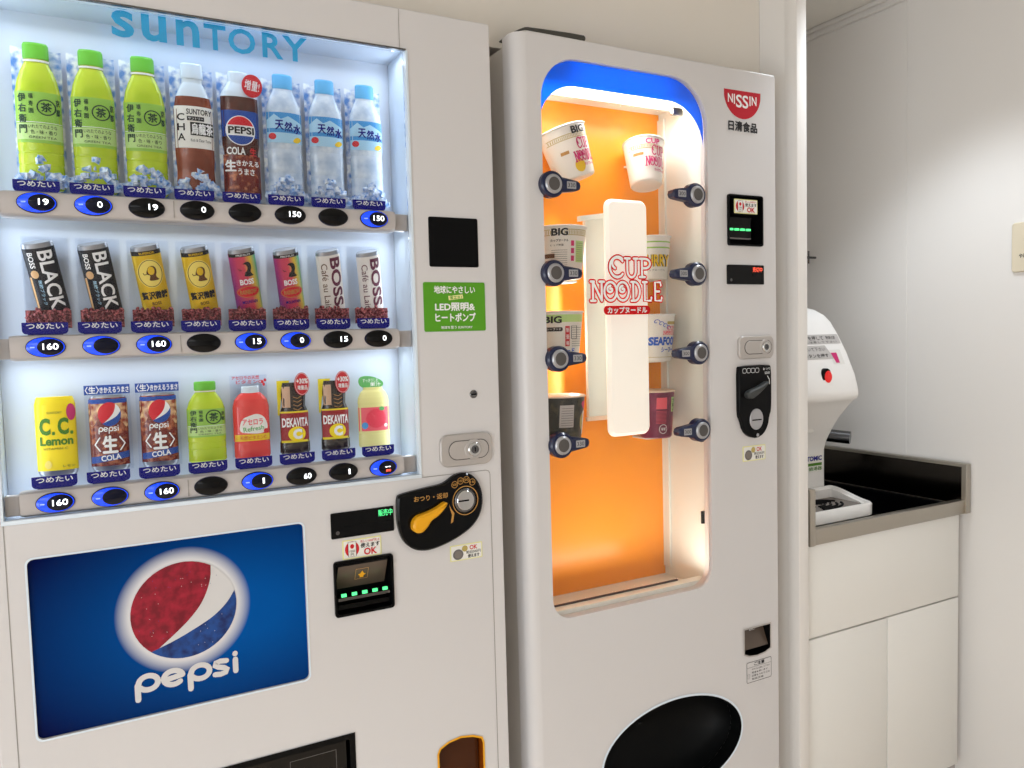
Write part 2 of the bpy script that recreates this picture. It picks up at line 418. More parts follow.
# ------------------------------------------------------------------ drinks machine
VM=empty('vending_machine',(.2435,.4,0),'large white drinks vending machine with a lit display of bottles and cans','vending machine')
XL,XR,ZT=-.122,.609,1.83
WIN=rect(-.101,.461,1.102,1.767)
def arch(x0,x1,z0,zl,zt,zr):
    return [(x0,z0),(x1,z0),(x1,zr-.004),(x1-.003,zr)]+[(x0+(x1-x0)*(1-t),zr+(zl-zr)*t+(zt-(zl+zr)/2)*4*t*(1-t)) for t in (.15,.3,.45,.6,.75,.9)]+[(x0+.001,zl)]
POSTER=rrect(-.079,.273,.813,1.051,.008)
OUTLET=rect(-.06,.336,.45,.710)
RET=[(.477,.50),(.559,.50),(.559,.636),(.556,.645),(.54,.652),(.518,.656),(.496,.653),(.481,.646),(.477,.638)]
BILLH=rrect(.319,.407,.902,.9815,.004)
def slab(mb,x0,x1,z0,z1,y0,y1,holes,m,rl=.003,rr=.003,rt=.003):
    mb.holed(rect(x0+rl,x1-rr,z0,z1-rt),holes,y0,m)
    N=6
    for (xc,r,sg) in ((x0,rl,1),(x1,rr,-1)):
        rows=[]
        for i in range(N+1):
            t=PI/2*i/N; rows.append([(xc+sg*(r-r*math.sin(t)),y0+r-r*math.cos(t),z) for z in (z0,z1-rt)])
        rows.append([(xc,y1,z) for z in (z0,z1-rt)]); mb.grid(rows,m)
    # rounded top front edge and top
    rows=[]
    for i in range(N+1):
        t=PI/2*i/N; rows.append([(x,y0+rt-rt*math.cos(t),z1-rt+rt*math.sin(t)) for x in (x0+rl,x1-rr)])
    rows.append([(x,y1,z1) for x in (x0+rl,x1-rr)]); mb.grid(rows,m)
    for (xc,r,sg) in ((x0,rl,1),(x1,rr,-1)):
        arc=[(xc+sg*(r-r*math.sin(PI/2*i/N)),y0+r-r*math.cos(PI/2*i/N),z1-rt) for i in range(N+1)]
        arc2=[(xc+sg*r,y0+rt-rt*math.cos(PI/2*i/N),z1-rt+rt*math.sin(PI/2*i/N)) for i in range(N+1)]
        mb.face(arc+[(xc,y1,z1-rt),(xc+sg*r,y1,z1)]+list(reversed(arc2))[:-1],m)
    mb.face([(x0,y1,z0),(x1,y1,z0),(x1,y1,z1-rt),(x0,y1,z1-rt)],m) if not holes else None
    mb.face([(x0+rl,y0,z0),(x0,y0+rl,z0),(x0,y1,z0),(x1,y1,z0),(x1,y0+rr,z0),(x1-rr,y0,z0)],m)
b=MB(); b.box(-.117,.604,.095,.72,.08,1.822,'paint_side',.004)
for x in (-.08,.56):
    for y in (.15,.66): b.lathe([(.02,0.0),(.02,.08)],'steel',x,y,n=12)
b.build('cabinet',VM)
b=MB(); slab(b,XL,XR,.06,ZT,0,.09,[WIN,POSTER,OUTLET,RET,BILLH],'paint')
b.hole_walls(POSTER,0,.02,'paint')
b.hole_walls(WIN,0,.003,'paint')
f=flat(-.0004)
b.poly(rect(.4515,.4523,1.768,1.8275),'line_soft',f)                 # seam beside the top strip
b.stroke([(.4645,1.0985),(.5795,1.0985),(.5845,1.0965),(.5865,1.0915),(.5865,.07)],.0012,'line_soft',f)
b.stroke([(-.1015,1.10),(-.1015,.07)],.001,'line_soft',f)
b.build('door',VM)
# lit recess
b=MB()
b.box(-.1,.460,.078,.09,1.09,1.775,'recess_white')
b.box(-.109,-.1005,.003,.09,1.09,1.775,'frame_white'); b.box(.4605,.47,.003,.09,1.09,1.775,'frame_white')
b.box(-.1,.460,.003,.078,1.768,1.775,'recess_white'); b.box(-.1,.460,.003,.078,1.092,1.1015,'recess_white')
b.build('display_recess',VM)
b=MB()
for r in ((-.1015,.4615,1.766,1.7685),(-.1035,-.1005,1.0985,1.766),(.4605,.4640,1.0985,1.766)): b.box(r[0],r[1],-.002,.003,r[2],r[3],'frame_white' if r[2]<1.76 else 'dark_chrome')
b.box(-.1035,.4640,-.004,.004,1.0985,1.1045,'frame_white',.0015)
b.build('window_frame',VM)
b=MB(); b.box(-.1,.46,.0085,.0105,1.105,1.766,'clear_pane'); b.build('window_pane',VM)
b=MB(); f=flat(.0125)
for ch,bx in (('s',(.054,.081)),('u',(.090,.121)),('n',(.133,.163)),('T',(.169,.198)),('O',(.201,.238)),('R',(.2475,.277)),('Y',(.276,.312))):
    vs,fs,_=text_geo(ch,.022)
    b.text(ch,(*bx,1.7305,1.7655),'suntory_blue',f,bold=.022)
b.build('brand_lettering',VM)['label']='blue lettering across the top of the lit display'

BX=[-.043+.0634*i for i in range(8)]
ROWS=[(1.505,['19','0','19','0','','150','','150'],'BBKKKKKB'),
      (1.3225,['160','','160','','15','0','15','0'],'BBBKBBKK'),
      (1.1215,['160','','160','','1','60','1','--'],'BBBKBKKB')]
# rows 1: lit blue 1,2,8
ROWS[0]=(1.505,ROWS[0][1],'BBKKKKKB'); ROWS[1]=(1.3225,ROWS[1][1],'BBBKBBKK')
tsume='つめたい'
for ri,(bz,dig,lit) in enumerate(ROWS):
    b=MB()
    z0,z1=(bz-.0175,bz+.0155)
    # bulged rail
    prof=[(.026,z0),(.012,z0+.0005),(.004,z0+.004),(.0005,z0+.010),(0.0,bz),(.0005,z1-.008),(.004,z1-.002),(.010,z1),(.026,z1)]
    xs=[-.083,-.078,-.075,.428,.431,.436]; ks=[.93,.99,1,1,.99,.93]
    b.grid([[(x,.012+(y-.012)*k if k<1 else y,bz+(z-bz)*k) for (y,z) in prof] for x,k in zip(xs,ks)],'rail_grey')
    b.face([(xs[0],y,bz+(z-bz)*.93) for y,z in prof],'rail_grey'); b.face([(xs[-1],y,bz+(z-bz)*.93) for y,z in prof],'rail_grey')
    b.box(-.0995,-.083,.011,.026,z0+.003,z1-.004,'rail_grey',.001); b.box(.436,.4595,.011,.026,z0+.003,z1-.004,'rail_grey',.001)
    for x in (.0015+.12,): b.box(.1175-.0004,.1175+.0004,-.0004,.002,z0+.006,z1-.004,'line_soft')
    rail=b.build('button_rail',VM)
    for i,x in enumerate(BX):
        q=MB(); blue=lit[i]=='B'; col='led_blue' if blue else 'black_gloss'
        a,c=.0225,.0132
        rows=[[(px,.004,pz) for px,pz in circ(x,bz,a,c)],[(px,-.0015,pz) for px,pz in circ(x,bz,a,c)]]; q.grid(rows,'bezel',True)
        rows=[[(px,-.0015,pz) for px,pz in circ(x,bz,a,c)],[(px,-.003,pz) for px,pz in circ(x,bz,a*.95,c*.93)]]; q.grid(rows,'bezel',True)
        rows=[[(px,-.003-.004*(1-k*k),pz) for px,pz in circ(x,bz,a*.95*k,c*.93*k)] for k in (1,.9,.75,.55,.3,.05)]; q.grid(rows,col,True); q.face(rows[-1],col)
        dome=lambda px,pz,x=x: -.0033-.0042*(1-min(1,((px-x)/(a*.95))**2+((pz-bz)/(c*.93))**2))
        q.poly(circ(x+.0052,bz,.0148,.0105),'window_dark' if blue else 'black_gloss',lambda px,pz:dome(px,pz)-.0003,.003,[bz+t_*.0025 for t_ in range(-4,5)])
        q.lathe([(.0,0)],'black') if False else None
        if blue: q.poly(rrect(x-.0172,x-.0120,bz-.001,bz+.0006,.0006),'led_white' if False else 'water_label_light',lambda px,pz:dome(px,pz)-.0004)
        d=dig[i]
        if d and d!='--':
            w={1:.0060,2:.0115,3:.0175}[len(d)] if d!='1' else .0028
            cx=x+.0075 if len(d)<3 else x+.0055
            q.text(d,(cx-w/2,cx+w/2,bz-.0034,bz+.0046),'led_white',lambda px,pz:dome(px,pz)-.0008,bold=.008,step=.003,zk=[bz])
        elif d=='--':
            q.poly(rect(x+.001,x+.0045,bz+.001,bz+.0024),'led_white',lambda px,pz:dome(px,pz)-.0008); q.poly(rect(x+.006,x+.0095,bz+.001,bz+.0024),'led_white',lambda px,pz:dome(px,pz)-.0008)
            q.text('売切',(x+.002,x+.010,bz-.0062,bz-.0022),'led_red',lambda px,pz:dome(px,pz)-.0008)
        q.build('button',rail)['label']=('selection button lit blue' if blue else 'unlit black selection button')
        q=MB(); zt=z1+.0165; q.prism(rrect(x-.0262,x+.0262,z1+.0012,zt,(.0055,.0055,.0005,.0005)),.020,.0215,'navy')
        q.text(tsume,(x-.021,x+.021,z1+.0082,z1+.0155),'white_ink',flat(.0196),bold=.02)
        q.box(x-.02,x+.02,.0215,.025,z1-.003,z1+.004,'navy'); q.build('temperature_plate',rail)

# poster panel
b=MB(); b.prism(POSTER,.004,.012,'poster_blue'); PC=((-.079+.273)/2,0,(.813+1.051)/2)
PO=b.build('poster_panel',VM,ctr=(PC[0],.008,PC[2]))
b=MB(); b.hole_walls(rrect(-.0805,.2745,.8115,1.0525,.009),-.0005,.004,'frame_white'); b.holed(rrect(-.0815,.2755,.8105,1.0535,.0095),[rrect(-.079,.273,.813,1.051,.008)],-.0008,'frame_white'); b.build('poster_border',VM)
def globe(mb,cx,cz,a,c,surf,cols=('pepsi_red','white_ink','pepsi_blue'),step=None,ds=.0003):
    rb=smooth_poly([(.53,.85),(.52,.55),(.36,.12),(.1,-.2),(-.2,-.46),(-.62,-.785)],2,False)
    bb=smooth_poly([(.97,.24),(.82,.0),(.55,-.24),(.2,-.42),(-.2,-.6),(-.66,-.75)],2,False)
    mb.poly(circ(cx,cz,a,c,40),cols[1],surf,step)
    def arcp(a0,a1,n=24): return [(math.cos(a0+(a1-a0)*i/n),math.sin(a0+(a1-a0)*i/n)) for i in range(n+1)]
    a0=math.atan2(-.785,-.62)+2*PI; a1=math.atan2(.85,.53)
    red=rb+arcp(a0,a1)
    b0=math.atan2(.24,.97); b1=math.atan2(-.75,-.66)
    blu=bb+arcp(b1,b0)
    sf=lambda x,z: surf(x,z)-ds
    for pl,m_ in ((red,cols[0]),(blu,cols[2])): 
        mb.poly([(cx+x*a,cz+z*c) for x,z in pl],m_,sf,step)
b=MB(); globe(b,.1050,.9505,.0690,.0680,flat(.0034),('globe_red','globe_white','globe_blue'))
for _ in range(60):
    t=random.uniform(0,2*PI); r=random.uniform(.5,.95); x=.105+.069*r*math.cos(t); z=.9505+.068*r*math.sin(t); b.poly(circ(x,z,.0005,.0005,6),'globe_white' if random.random()<.5 else 'globe_blue',flat(.0029))
b.build('globe_emblem',PO)
# round-lettered word
def pepsi_word(mb,x0,x1,z0,z1,w,m,surf,step=None):
    # unit layout: width 6.0, x-height 1, descender -0.55
    def A(cx,cz,r,a0,a1,n=20): return [(cx+r*math.cos(math.radians(a0+(a1-a0)*i/n)),cz+r*math.sin(math.radians(a0+(a1-a0)*i/n))) for i in range(n+1)]
    L=[]
    L.append(([(0,-.6),(0,.45)],)); L.append((A(.55,.5,.5,-150,180),))
    L.append((A(1.85,.5,.5,-45,-350),)); L.append(([(1.4,.42),(2.32,.58)],))
    L.append(([(2.75,-.6),(2.75,.45)],)); L.append((A(3.3,.5,.5,-150,180),))
    L.append(([(4.75,.93),(4.4,.98),(4.15,.9),(4.1,.72),(4.3,.56),(4.6,.44),(4.78,.28),(4.7,.08),(4.4,.0),(4.1,.05)],))
    L.append(([(5.25,0.02),(5.25,.9)],)); L.append(([(5.25,1.3),(5.25,1.34)],))
    sx=(x1-x0-w)/5.25; sz=(z1-z0-w)/1.94
    for (pts,) in L: mb.stroke([(x0+w/2+x*sx,z0+w/2+(z+.6)*sz) for x,z in pts],w,m,surf,step)
b=MB(); pepsi_word(b,.0365,.1725,.8325,.8780,.0076,'globe_white',flat(.0032)); b.build('poster_lettering',PO)

# right hand column of the drinks machine
b=MB(); b.prism(rrect(.490,.5765,1.4345,1.5135,.003),-.002,.001,'black',.0008); b.build('sensor_panel',VM)['label']='plain black square panel'
b=MB(); f=flat(-.0011); b.prism(rrect(.4775,.5865,1.331,1.410,.003),-.0008,.0005,'green_sticker')
b.text('地球にやさしい',(.496,.568,1.392,1.404),'white_ink',f); b.poly([(.521,1.381),(.547,1.384),(.546,1.3905),(.520,1.388)],'cream_paper',f); b.text('省エネ！',(.523,.544,1.3825,1.3885),'green_sticker',flat(-.0014),bold=.01)
b.text('LED照明&',(.497,.567,1.364,1.377),'white_ink',f,bold=.03); b.text('ヒートポンプ',(.497,.568,1.347,1.3605),'white_ink',f,bold=.03); b.text('地球を思う SUNTORY',(.506,.562,1.335,1.340),'white_ink',f,bold=.01)
b.build('sticker',VM)['label']='green rectangular sticker with white lettering'
b=MB(); b.prism(circ(.5605,1.227,.0068,.0068,24),-.002,.001,'dark_chrome',.001); b.prism(rect(.5565,.5645,1.2258,1.2282),-.0025,-.0015,'black'); b.build('key_lock',VM)
def lock(par,x0,x1,z0,z1,kx):
    cz=(z0+z1)/2; h=(z1-z0)/2
    b=MB(); b.prism(rrect(x0,x1,z0,z1,h*.55,7),-.006,.001,'lock_grey',.002)
    b.prism(rrect(x0+.014,x1-.007,cz-h*.6,cz+h*.6,h*.58,7),-.0066,-.0055,'line'); b.prism(rrect(x0+.0152,x1-.0082,cz-h*.6+.0012,cz+h*.6-.0012,h*.54,7),-.0074,-.0055,'lock_grey',.0006)
    b.prism(circ(kx,cz,h*.64,h*.64,28),-.0085,-.006,'lock_grey',.001)
    o=b.build('lock_handle',par)
    b=MB(); b.prism(circ(kx,cz,h*.44,h*.44,28),-.012,-.008,'chrome',.0012); b.prism(circ(kx,cz,h*.26,h*.26,20),-.0125,-.0115,'dark_chrome'); b.prism(rect(kx-.0008,kx+.0008,cz-h*.14,cz+h*.14),-.0128,-.012,'black'); b.build('lock_cylinder',o)
lock(VM,.496,.590,1.1105,1.1635,.555)
# black coin plate
px=[(.419,1.072),(.424,1.077),(.472,1.083),(.495,1.085),(.505,1.089),(.517,1.097),(.532,1.101),(.548,1.097),(.560,1.085),(.567,1.068),(.569,1.048),(.564,1.028),(.550,1.010),(.530,.998),(.505,.988),(.480,.982),(.462,.981),(.443,.986),(.428,1.0),(.421,1.018),(.418,1.04)]
def cp(zx,zy):   # plate detail, measured on its face
    return (.419+(zx-120)/7.683*.00198*1.0, 1.0)
b=MB(); b.prism(smooth_poly(px,2),-.010,.001,'black_gloss',.003); f=flat(-.0104)
b.text('おつり・返却',(.446,.504,1.0625,1.0715),'gold_ink',f,bold=.01)
b.stroke(circ(.5355,1.0545,.0225,.0235,40),.0014,'gold_ink',f,closed=True)
for i,(x,z) in enumerate(((.517,1.0825),(.5275,1.0875),(.538,1.0885),(.5485,1.0835))):
    b.stroke(circ(x,z,.0052,.0052,20),.0009,'gold_ink',f,closed=True); b.text(['500','100','50','10'][i],(x-.0036,x+.0036,z-.002,z+.002),'gold_ink',f,bold=.01)
b.poly([(.506,1.052),(.5095,1.044),(.515,1.036),(.512,1.022),(.508,1.020),(.5105,1.034),(.508,1.042)],'gold_ink',f)
CPl=b.build('coin_plate',VM)
b=MB(); b.prism(circ(.5355,1.0545,.0195,.0205,36),-.0115,-.008,'dark_chrome',.002); b.prism(circ(.5355,1.0545,.0155,.0165,36),-.0125,-.010,'chrome',.001); b.prism(rect(.522,.541,1.0535,1.056),-.0129,-.012,'black'); b.build('coin_slot',CPl)
b=MB(); b.prism(smooth_poly([(.439,1.033),(.439,1.018),(.452,1.013),(.464,1.022),(.470,1.032),(.484,1.038),(.500,1.054),(.497,1.059),(.482,1.050),(.462,1.044),(.448,1.042)],2),-.024,-.008,'yellow_plastic',.003); b.prism(circ(.452,1.027,.005,.005,16),-.010,-.0075,'black'); b.build('return_lever',CPl)
# display strip and bill reader
b=MB(); b.prism(rrect(.3145,.4145,1.020,1.0595,.002),-.003,.001,'black_gloss',.001); f=flat(-.0034)
b.text('販売中',(.389,.412,1.046,1.0565),'led_green',f,bold=.0); b.prism(circ(.324,1.029,.003,.003,14),-.0036,-.002,'dark_chrome'); b.poly(rect(.335,.41,1.0375,1.038),'black_matte',f)
b.build('price_display',VM)
b=MB(); b.hole_walls(BILLH,-.004,.03,'black'); b.holed(rrect(.3155,.4105,.8985,.9848,.005),[BILLH],-.004,'black'); b.hole_walls(rrect(.3155,.4105,.8985,.9848,.005),-.004,.001,'black')
b.face([(.319,.03,.902),(.407,.03,.902),(.407,.03,.9815),(.319,.03,.9815)],'black')
b.face([(.324,.002,.9755),(.403,.002,.9755),(.403,.022,.935),(.324,.022,.935)],'brown_flap'); b.box(.322,.404,.001,.004,.975,.979,'black')
f=lambda x,z:.002+(.9755-z)*(.02/.0405)-.0008
b.stroke([(.353,.966),(.373,.966),(.373,.948),(.353,.948)],.0008,'gold_ink',f,closed=True); b.poly([(.3635,.962),(.3665,.957),(.370,.956),(.3665,.953),(.3665,.950),(.3605,.950),(.3605,.953),(.357,.956),(.3605,.957)],'yellow_plastic',f)
for i in range(5): b.box(.327+.0165*i,.3345+.0165*i,-.001,.002,.928,.9325,'led_green')
b.box(.322,.404,-.0005,.02,.922,.9265,'dark_chrome'); b.box(.322,.404,.002,.01,.908,.915,'black_gloss')
b.build('bill_reader',VM)
def sticker_bill(par,x0,x1,z0,z1,y):
    b=MB(); b.prism(rrect(x0,x1,z0,z1,.0015),y-.0006,y+.0004,'cream_paper'); f=flat(y-.0009); g=flat(y-.0012); h=z1-z0; w=x1-x0
    b.poly(rect(x0+.03*w,x1-.03*w,z0+.06*h,z1-.06*h),'white_paper',f)
    cx=x0+.24*w; cz=(z0+z1)/2
    b.poly(circ(cx,cz,.18*w,.4*h),'red_ink',g); b.poly(rect(cx-.1*w,cx+.1*w,cz-.38*h,cz+.38*h),'white_paper',flat(y-.0015)); b.stroke([(cx-.1*w,cz-.38*h),(cx+.1*w,cz-.38*h),(cx+.1*w,cz+.38*h),(cx-.1*w,cz+.38*h)],.0006,'black_ink',flat(y-.0018),closed=True)
    b.poly(circ(cx,cz+.15*h,.05*w,.12*h,16),'red_ink',flat(y-.0018)); b.text('1000',(cx-.07*w,cx+.07*w,cz-.16*h,cz-.04*h),'black_ink',flat(y-.0018),bold=.0); b.text('円',(cx-.04*w,cx+.04*w,cz-.34*h,cz-.2*h),'black_ink',flat(y-.0018),bold=0)
    b.text('新しい1000円札も',(x0+.46*w,x1-.05*w,z1-.24*h,z1-.1*h),'red_ink',g,bold=0); b.text('使えます',(x0+.46*w,x1-.05*w,z1-.5*h,z1-.27*h),'black_ink',g); b.text('OK',(x0+.54*w,x1-.12*w,z0+.1*h,z0+.46*h),'red_ink',g,bold=.03)
    return b.build('sticker',par)
def sticker_coin(par,x0,x1,z0,z1,y):
    b=MB(); b.prism(rrect(x0,x1,z0,z1,.0015),y-.0006,y+.0004,'cream_paper'); f=flat(y-.0009); g=flat(y-.0012); h=z1-z0; w=x1-x0
    b.poly(rect(x0+.03*w,x1-.03*w,z0+.06*h,z1-.06*h),'white_paper',f)
    b.poly(circ(x0+.24*w,z0+.4*h,.16*w,.33*h),'grey_ink',g); b.poly(circ(x0+.24*w,z0+.4*h,.11*w,.23*h),'tray_grey',flat(y-.0014)); b.poly(circ(x0+.45*w,z0+.72*h,.09*w,.19*h),'gold_band',g)
    b.text('OK',(x0+.6*w,x0+.84*w,z1-.4*h,z1-.12*h),'red_ink',g,bold=.02); b.text('新旧500円',(x0+.49*w,x1-.06*w,z0+.36*h,z0+.56*h),'black_ink',g,bold=0); b.text('使えます',(x0+.54*w,x1-.1*w,z0+.1*h,z0+.32*h),'black_ink',g)
    return b.build('sticker',par)
sticker_bill(VM,.331,.393,.9855,1.0155,0)['label']='yellow edged sticker with a banknote picture'
sticker_coin(VM,.5095,.568,.9535,.980,0)['label']='yellow edged sticker with a coin picture'
# dispensing outlet with smoky flap, coin return
b=MB(); b.hole_walls(OUTLET,-.001,.08,'black'); b.face([(OUTLET[0][0],.08,.45),(.336,.08,.45),(.336,.08,.71),(-.06,.08,.71)],'black_matte')
b.holed(rect(-.063,.339,.447,.713),[rect(-.054,.330,.456,.704)],-.0015,'black'); O=b.build('outlet',VM)
b=MB(); b.box(-.050,.326,.006,.010,.460,.700,'smoke'); b.stroke([(.24,.69),(.31,.69),(.31,.62),(.24,.62)],.001,'grey_ink',flat(.0055),closed=True); b.build('flap',O)
b=MB(); b.hole_walls(RET,-.001,.045,'amber'); b.face([(x,.045,z) for x,z in RET],'black_matte')
b.holed(inset(RET,-.0022),[inset(RET,.001)],-.0015,'yellow_plastic'); b.prism(inset(RET,.003),.014,.017,'amber_dark'); b.build('coin_return',VM)

# ------------------------------------------------------------------ product dummies in the drinks machine
def interp(prof,z):
    for (r0,z0,*_),(r1,z1,*_) in zip(prof,prof[1:]):
        if z0<=z<=z1: return r0+(r1-r0)*((z-z0)/max(z1-z0,1e-9))
    return prof[-1][0] if z>prof[-1][1] else prof[0][0]
def surf_of(prof,sq,off=.0004,cx=0,cy=0):
    def f(x,z):
        r=interp(prof,z); return cy-(sq*math.sqrt(max(0,r*r-min((x-cx)**2,(r*.985)**2)))+off)
    return f
def ice_pile(par,w,h,seed,m='ice',n=44,y0=-.009):
    rnd=random.Random(seed); b=MB()
    for i in range(n):
        x=rnd.uniform(-w,w); k=1-abs(x)/w*.75; z=rnd.uniform(0.003,max(.004,h*k-.004)); s_=rnd.uniform(.005,.009)
        t=bmesh.new(); bmesh.ops.create_cube(t,size=1); M=Matrix.Translation((x,y0+rnd.uniform(-.002,.002),z+.002))@Matrix.Rotation(rnd.uniform(0,3),4,'Z')@Matrix.Rotation(rnd.uniform(0,3),4,'X')@Matrix.Diagonal((s_*1.2,s_*.9,s_,1))
        for v in t.verts: v.co*=rnd.uniform(.85,1.1)
        b.absorb(t,m,M,smooth=False)
    return b.build('ice',par)
def card(par,w,h,m,y=.011,name='backing_card',x=0):
    b=MB(); N=8; rows=[]; 
    top=lambda u: h-.003*math.sin(u*7)**2
    fr=[[(x-w+2*w*i/N, y+.004*(2*i/N-1)**2-.004, z) for i in range(N+1)] for z in (0,h*.5)]
    fr.append([(x-w+2*w*i/N, y+.004*(2*i/N-1)**2-.004, h-.0035*math.sin(i/N*5.5)**2) for i in range(N+1)])
    b.grid(fr,m); b.grid([[(px,py+.0008,pz) for px,py,pz in r] for r in fr],m)
    return b.build(name,par)
YD=.056
RX={1:[-.0362+.0639*i for i in range(8)],2:[-.0400+.0638*i for i in range(8)],3:[-.0388+.0637*i for i in range(8)]}
ordinal=['first','second','third','fourth','fifth','sixth','seventh','eighth']
def root(name,i,z,label,cat,group): return empty(name,(RX[1 if z>1.5 else 2 if z>1.3 else 3][i],YD,z),label,cat,group,local=True)
G1='bottle dummies in the top display row'; G2='can dummies in the middle display row'; G3='bottle and can dummies in the bottom display row'

TEA=[(.0215,.0),(.0245,.004),(.0245,.030),(.0238,.032),(.0245,.034),(.0245,.046),(.0238,.048),(.0245,.050),(.0247,.062),(.0247,.126),(.0238,.130),(.0215,.143),(.0175,.155),(.0140,.163),(.0128,.166),(.0128,.172)]
def tea(i,z,label,group,k=1.0,small=False):
    r=root('bottle_dummy',i,z,label,'bottle dummy',group)
    if not small: card(r,.0290,.188,'ice_print')
    sc=1.0 if not small else .62; sx=1.0
    P=[(a*sx,b_*sc) for a,b_ in TEA]; top=P[-1][1]; sq=.42
    b=MB(); b.lathe(P,'tea_green',0,0,sq); f=surf_of(P,sq,.0003); g=surf_of(P,sq,.0006); h=surf_of(P,sq,.0009); st=.004
    Z=lambda z_: z_*sc
    b.build('bottle_body',r)
    b=MB(); zk=[Z(.062)]
    b.poly(rect(-.0243,.0243,Z(.060),Z(.126)),'tea_label',f,st,[Z(.062)]); b.poly(rect(-.0243,.0243,Z(.064),Z(.085)),'tea_label_light',g,st)
    b.stroke([(-.024,Z(.0865)),(.024,Z(.0865))],.0007,'white_ink',h,st)
    b.stroke(circ(.0085,Z(.1065),.0098,.0098,28),.0016,'ink_green',g,st,True); b.text('茶',(.0027,.0143,Z(.1065)-.006,Z(.1065)+.006),'ink_green',h,.02,st)
    for k_,c_ in enumerate('福寿園'): b.text(c_,(-.0105,-.0055,Z(.1175-.0095*k_)-.0008,Z(.1175-.0095*k_)+.0058*sc),'ink_green',h,.01,st)
    for k_,c_ in enumerate('伊右衛門'): b.text(c_,(-.0215,-.0135,Z(.1135-.0135*k_)-.001,Z(.1135-.0135*k_)+.0095*sc),'ink_green',h,.02,st)
    for k_,c_ in enumerate('京都'): b.text(c_,(.0188,.0228,Z(.1095-.0125*k_),Z(.1095-.0125*k_)+.009*sc),'ink_green',h,.02,st)
    b.text('いれたてのような',(-.012,.019,Z(.0785),Z(.0835)),'ink_green',h,0,st); b.text('色・味・香り',(-.010,.018,Z(.071),Z(.0765)),'ink_green',h,0,st); b.text('GREEN TEA',(-.012,.018,Z(.0655),Z(.0685)),'ink_green',h,.0,st)
    b.build('label',r)
    b=MB(); b.lathe([(.0142,Z(.166)),(.0142,Z(.1685))],'off_white',0,0,sq*1.1); b.lathe([(.0138,Z(.170)),(.0142,Z(.172)),(.0140,Z(.188)),(.0128,Z(.1905))],'cap_green',0,0,sq*1.1)
    b.build('cap',r)
    if not small: ice_pile(r,.027,.048,i)
    return r
tl=['green tea bottle dummy with green cap, furthest left in the top row','green tea bottle dummy, middle one of the three in the top row','green tea bottle dummy standing left of the brown oolong tea dummy']
for i in range(3): tea(i,1.5305,tl[i],G1)

def std_bottle(i,z,label,group,P,body,capcol,capz,labelfn,sq=.42,cardm='ice_print',cardh=.188,ice=True,icem='ice',capr=.0142,name='bottle_dummy',x=0):
    r=root(name,i,z,label,'bottle dummy',group)
    if cardm: card(r,.0290 if cardh>.15 else .026,cardh,cardm)
    b=MB(); b.lathe(P,body,x,0,sq); b.build('bottle_body',r)
    b=MB(); labelfn(b,surf_of(P,sq,.0003,x),surf_of(P,sq,.0006,x),surf_of(P,sq,.0009,x),surf_of(P,sq,.0012,x)); b.build('label',r)
    if capcol:
        b=MB(); b.lathe([(capr*.97,capz[0]),(capr,capz[0]+.002),(capr*.98,capz[1]-.002),(capr*.9,capz[1])],capcol,x,0,sq*1.1); b.build('cap',r)
    if ice: ice_pile(r,.027,.045,i+20,icem)
    return r
# oolong tea
P=[(.021,0),(.0245,.004),(.0242,.02),(.0235,.04),(.0245,.058),(.0247,.066),(.0247,.124),(.0235,.13),(.0215,.143,'clear_white'),(.0165,.156),(.013,.163),(.013,.172)]
def lab(b,f,g,h,k):
    st=.004; b.poly(rect(-.0243,.0243,.070,.129),'white_paper',f,st,[.124])
    b.text('SUNTORY',(-.010,.022,.117,.125),'black_ink',g,.02,st); b.poly(rect(-.0095,.012,.1085,.1145),'black_ink',g,st); b.text('サントリー',(-.008,.0105,.1095,.1135),'white_ink',h,0,st)
    b.poly(rect(-.006,.0235,.088,.1065),'black_ink',g,st); b.text('烏龍茶',(-.0045,.0228,.0895,.105),'white_ink',h,.02,st)
    for k_,c_ in enumerate('CHA'): b.text(c_,(-.0215,-.0125,.108-.014*k_,.118-.014*k_),'black_ink',g,.02,st)
    b.text('Rich & Clear Taste',(-.006,.02,.079,.083),'black_ink',g,0,st)
std_bottle(3,1.5305,'oolong tea bottle dummy, brown with a cream label, in the top row',G1,P,'oolong','clear_white',(.169,.1905),lab)
# cola
P=[(.021,0),(.0245,.004),(.0245,.05),(.0225,.062),(.0225,.07),(.0245,.082),(.0247,.09),(.0247,.15,'clear_white'),(.0225,.158),(.0165,.168),(.0145,.172)]
def lab(b,f,g,h,k):
    st=.004; b.poly(rect(-.0243,.0243,.092,.130),'pepsi_blue',f,st); b.poly(rect(-.0243,.0243,.038,.066),'cola_ice',f,st,[.05,.062]); b.poly(rect(-.0243,.0243,0.004,.045),'cola_ice',f,st)
    cz=.101; b.poly(circ(-.001,cz,.0195,.0215),'white_ink',g,st)
    up=[(-.001+.0182*math.cos(t),cz+.0202*math.sin(t)) for t in [math.radians(22+136*i/16) for i in range(17)]]
    dn=[(-.001+.0182*math.cos(t),cz+.0202*math.sin(t)) for t in [math.radians(202+136*i/16) for i in range(17)]]
    b.poly(up,'pepsi_red',h,st); b.poly(dn,'pepsi_blue',h,st); b.text('PEPSI',(-.0175,.0165,cz-.005,cz+.0055),'black_ink',k,.03,st)
    b.text('COLA',(-.020,.004,.066,.077),'white_ink',g,.03,st); b.text('生',(.010,.019,.066,.077),'red_ink',g,.02,st)
    b.text('生',(-.0225,-.0095,.042,.058),'white_ink',g,.03,st); b.text('きかえる',(-.0085,.0215,.050,.058),'white_ink',g,.02,st); b.text('うまさ',(-.007,.015,.037,.046),'white_ink',g,.02,st)
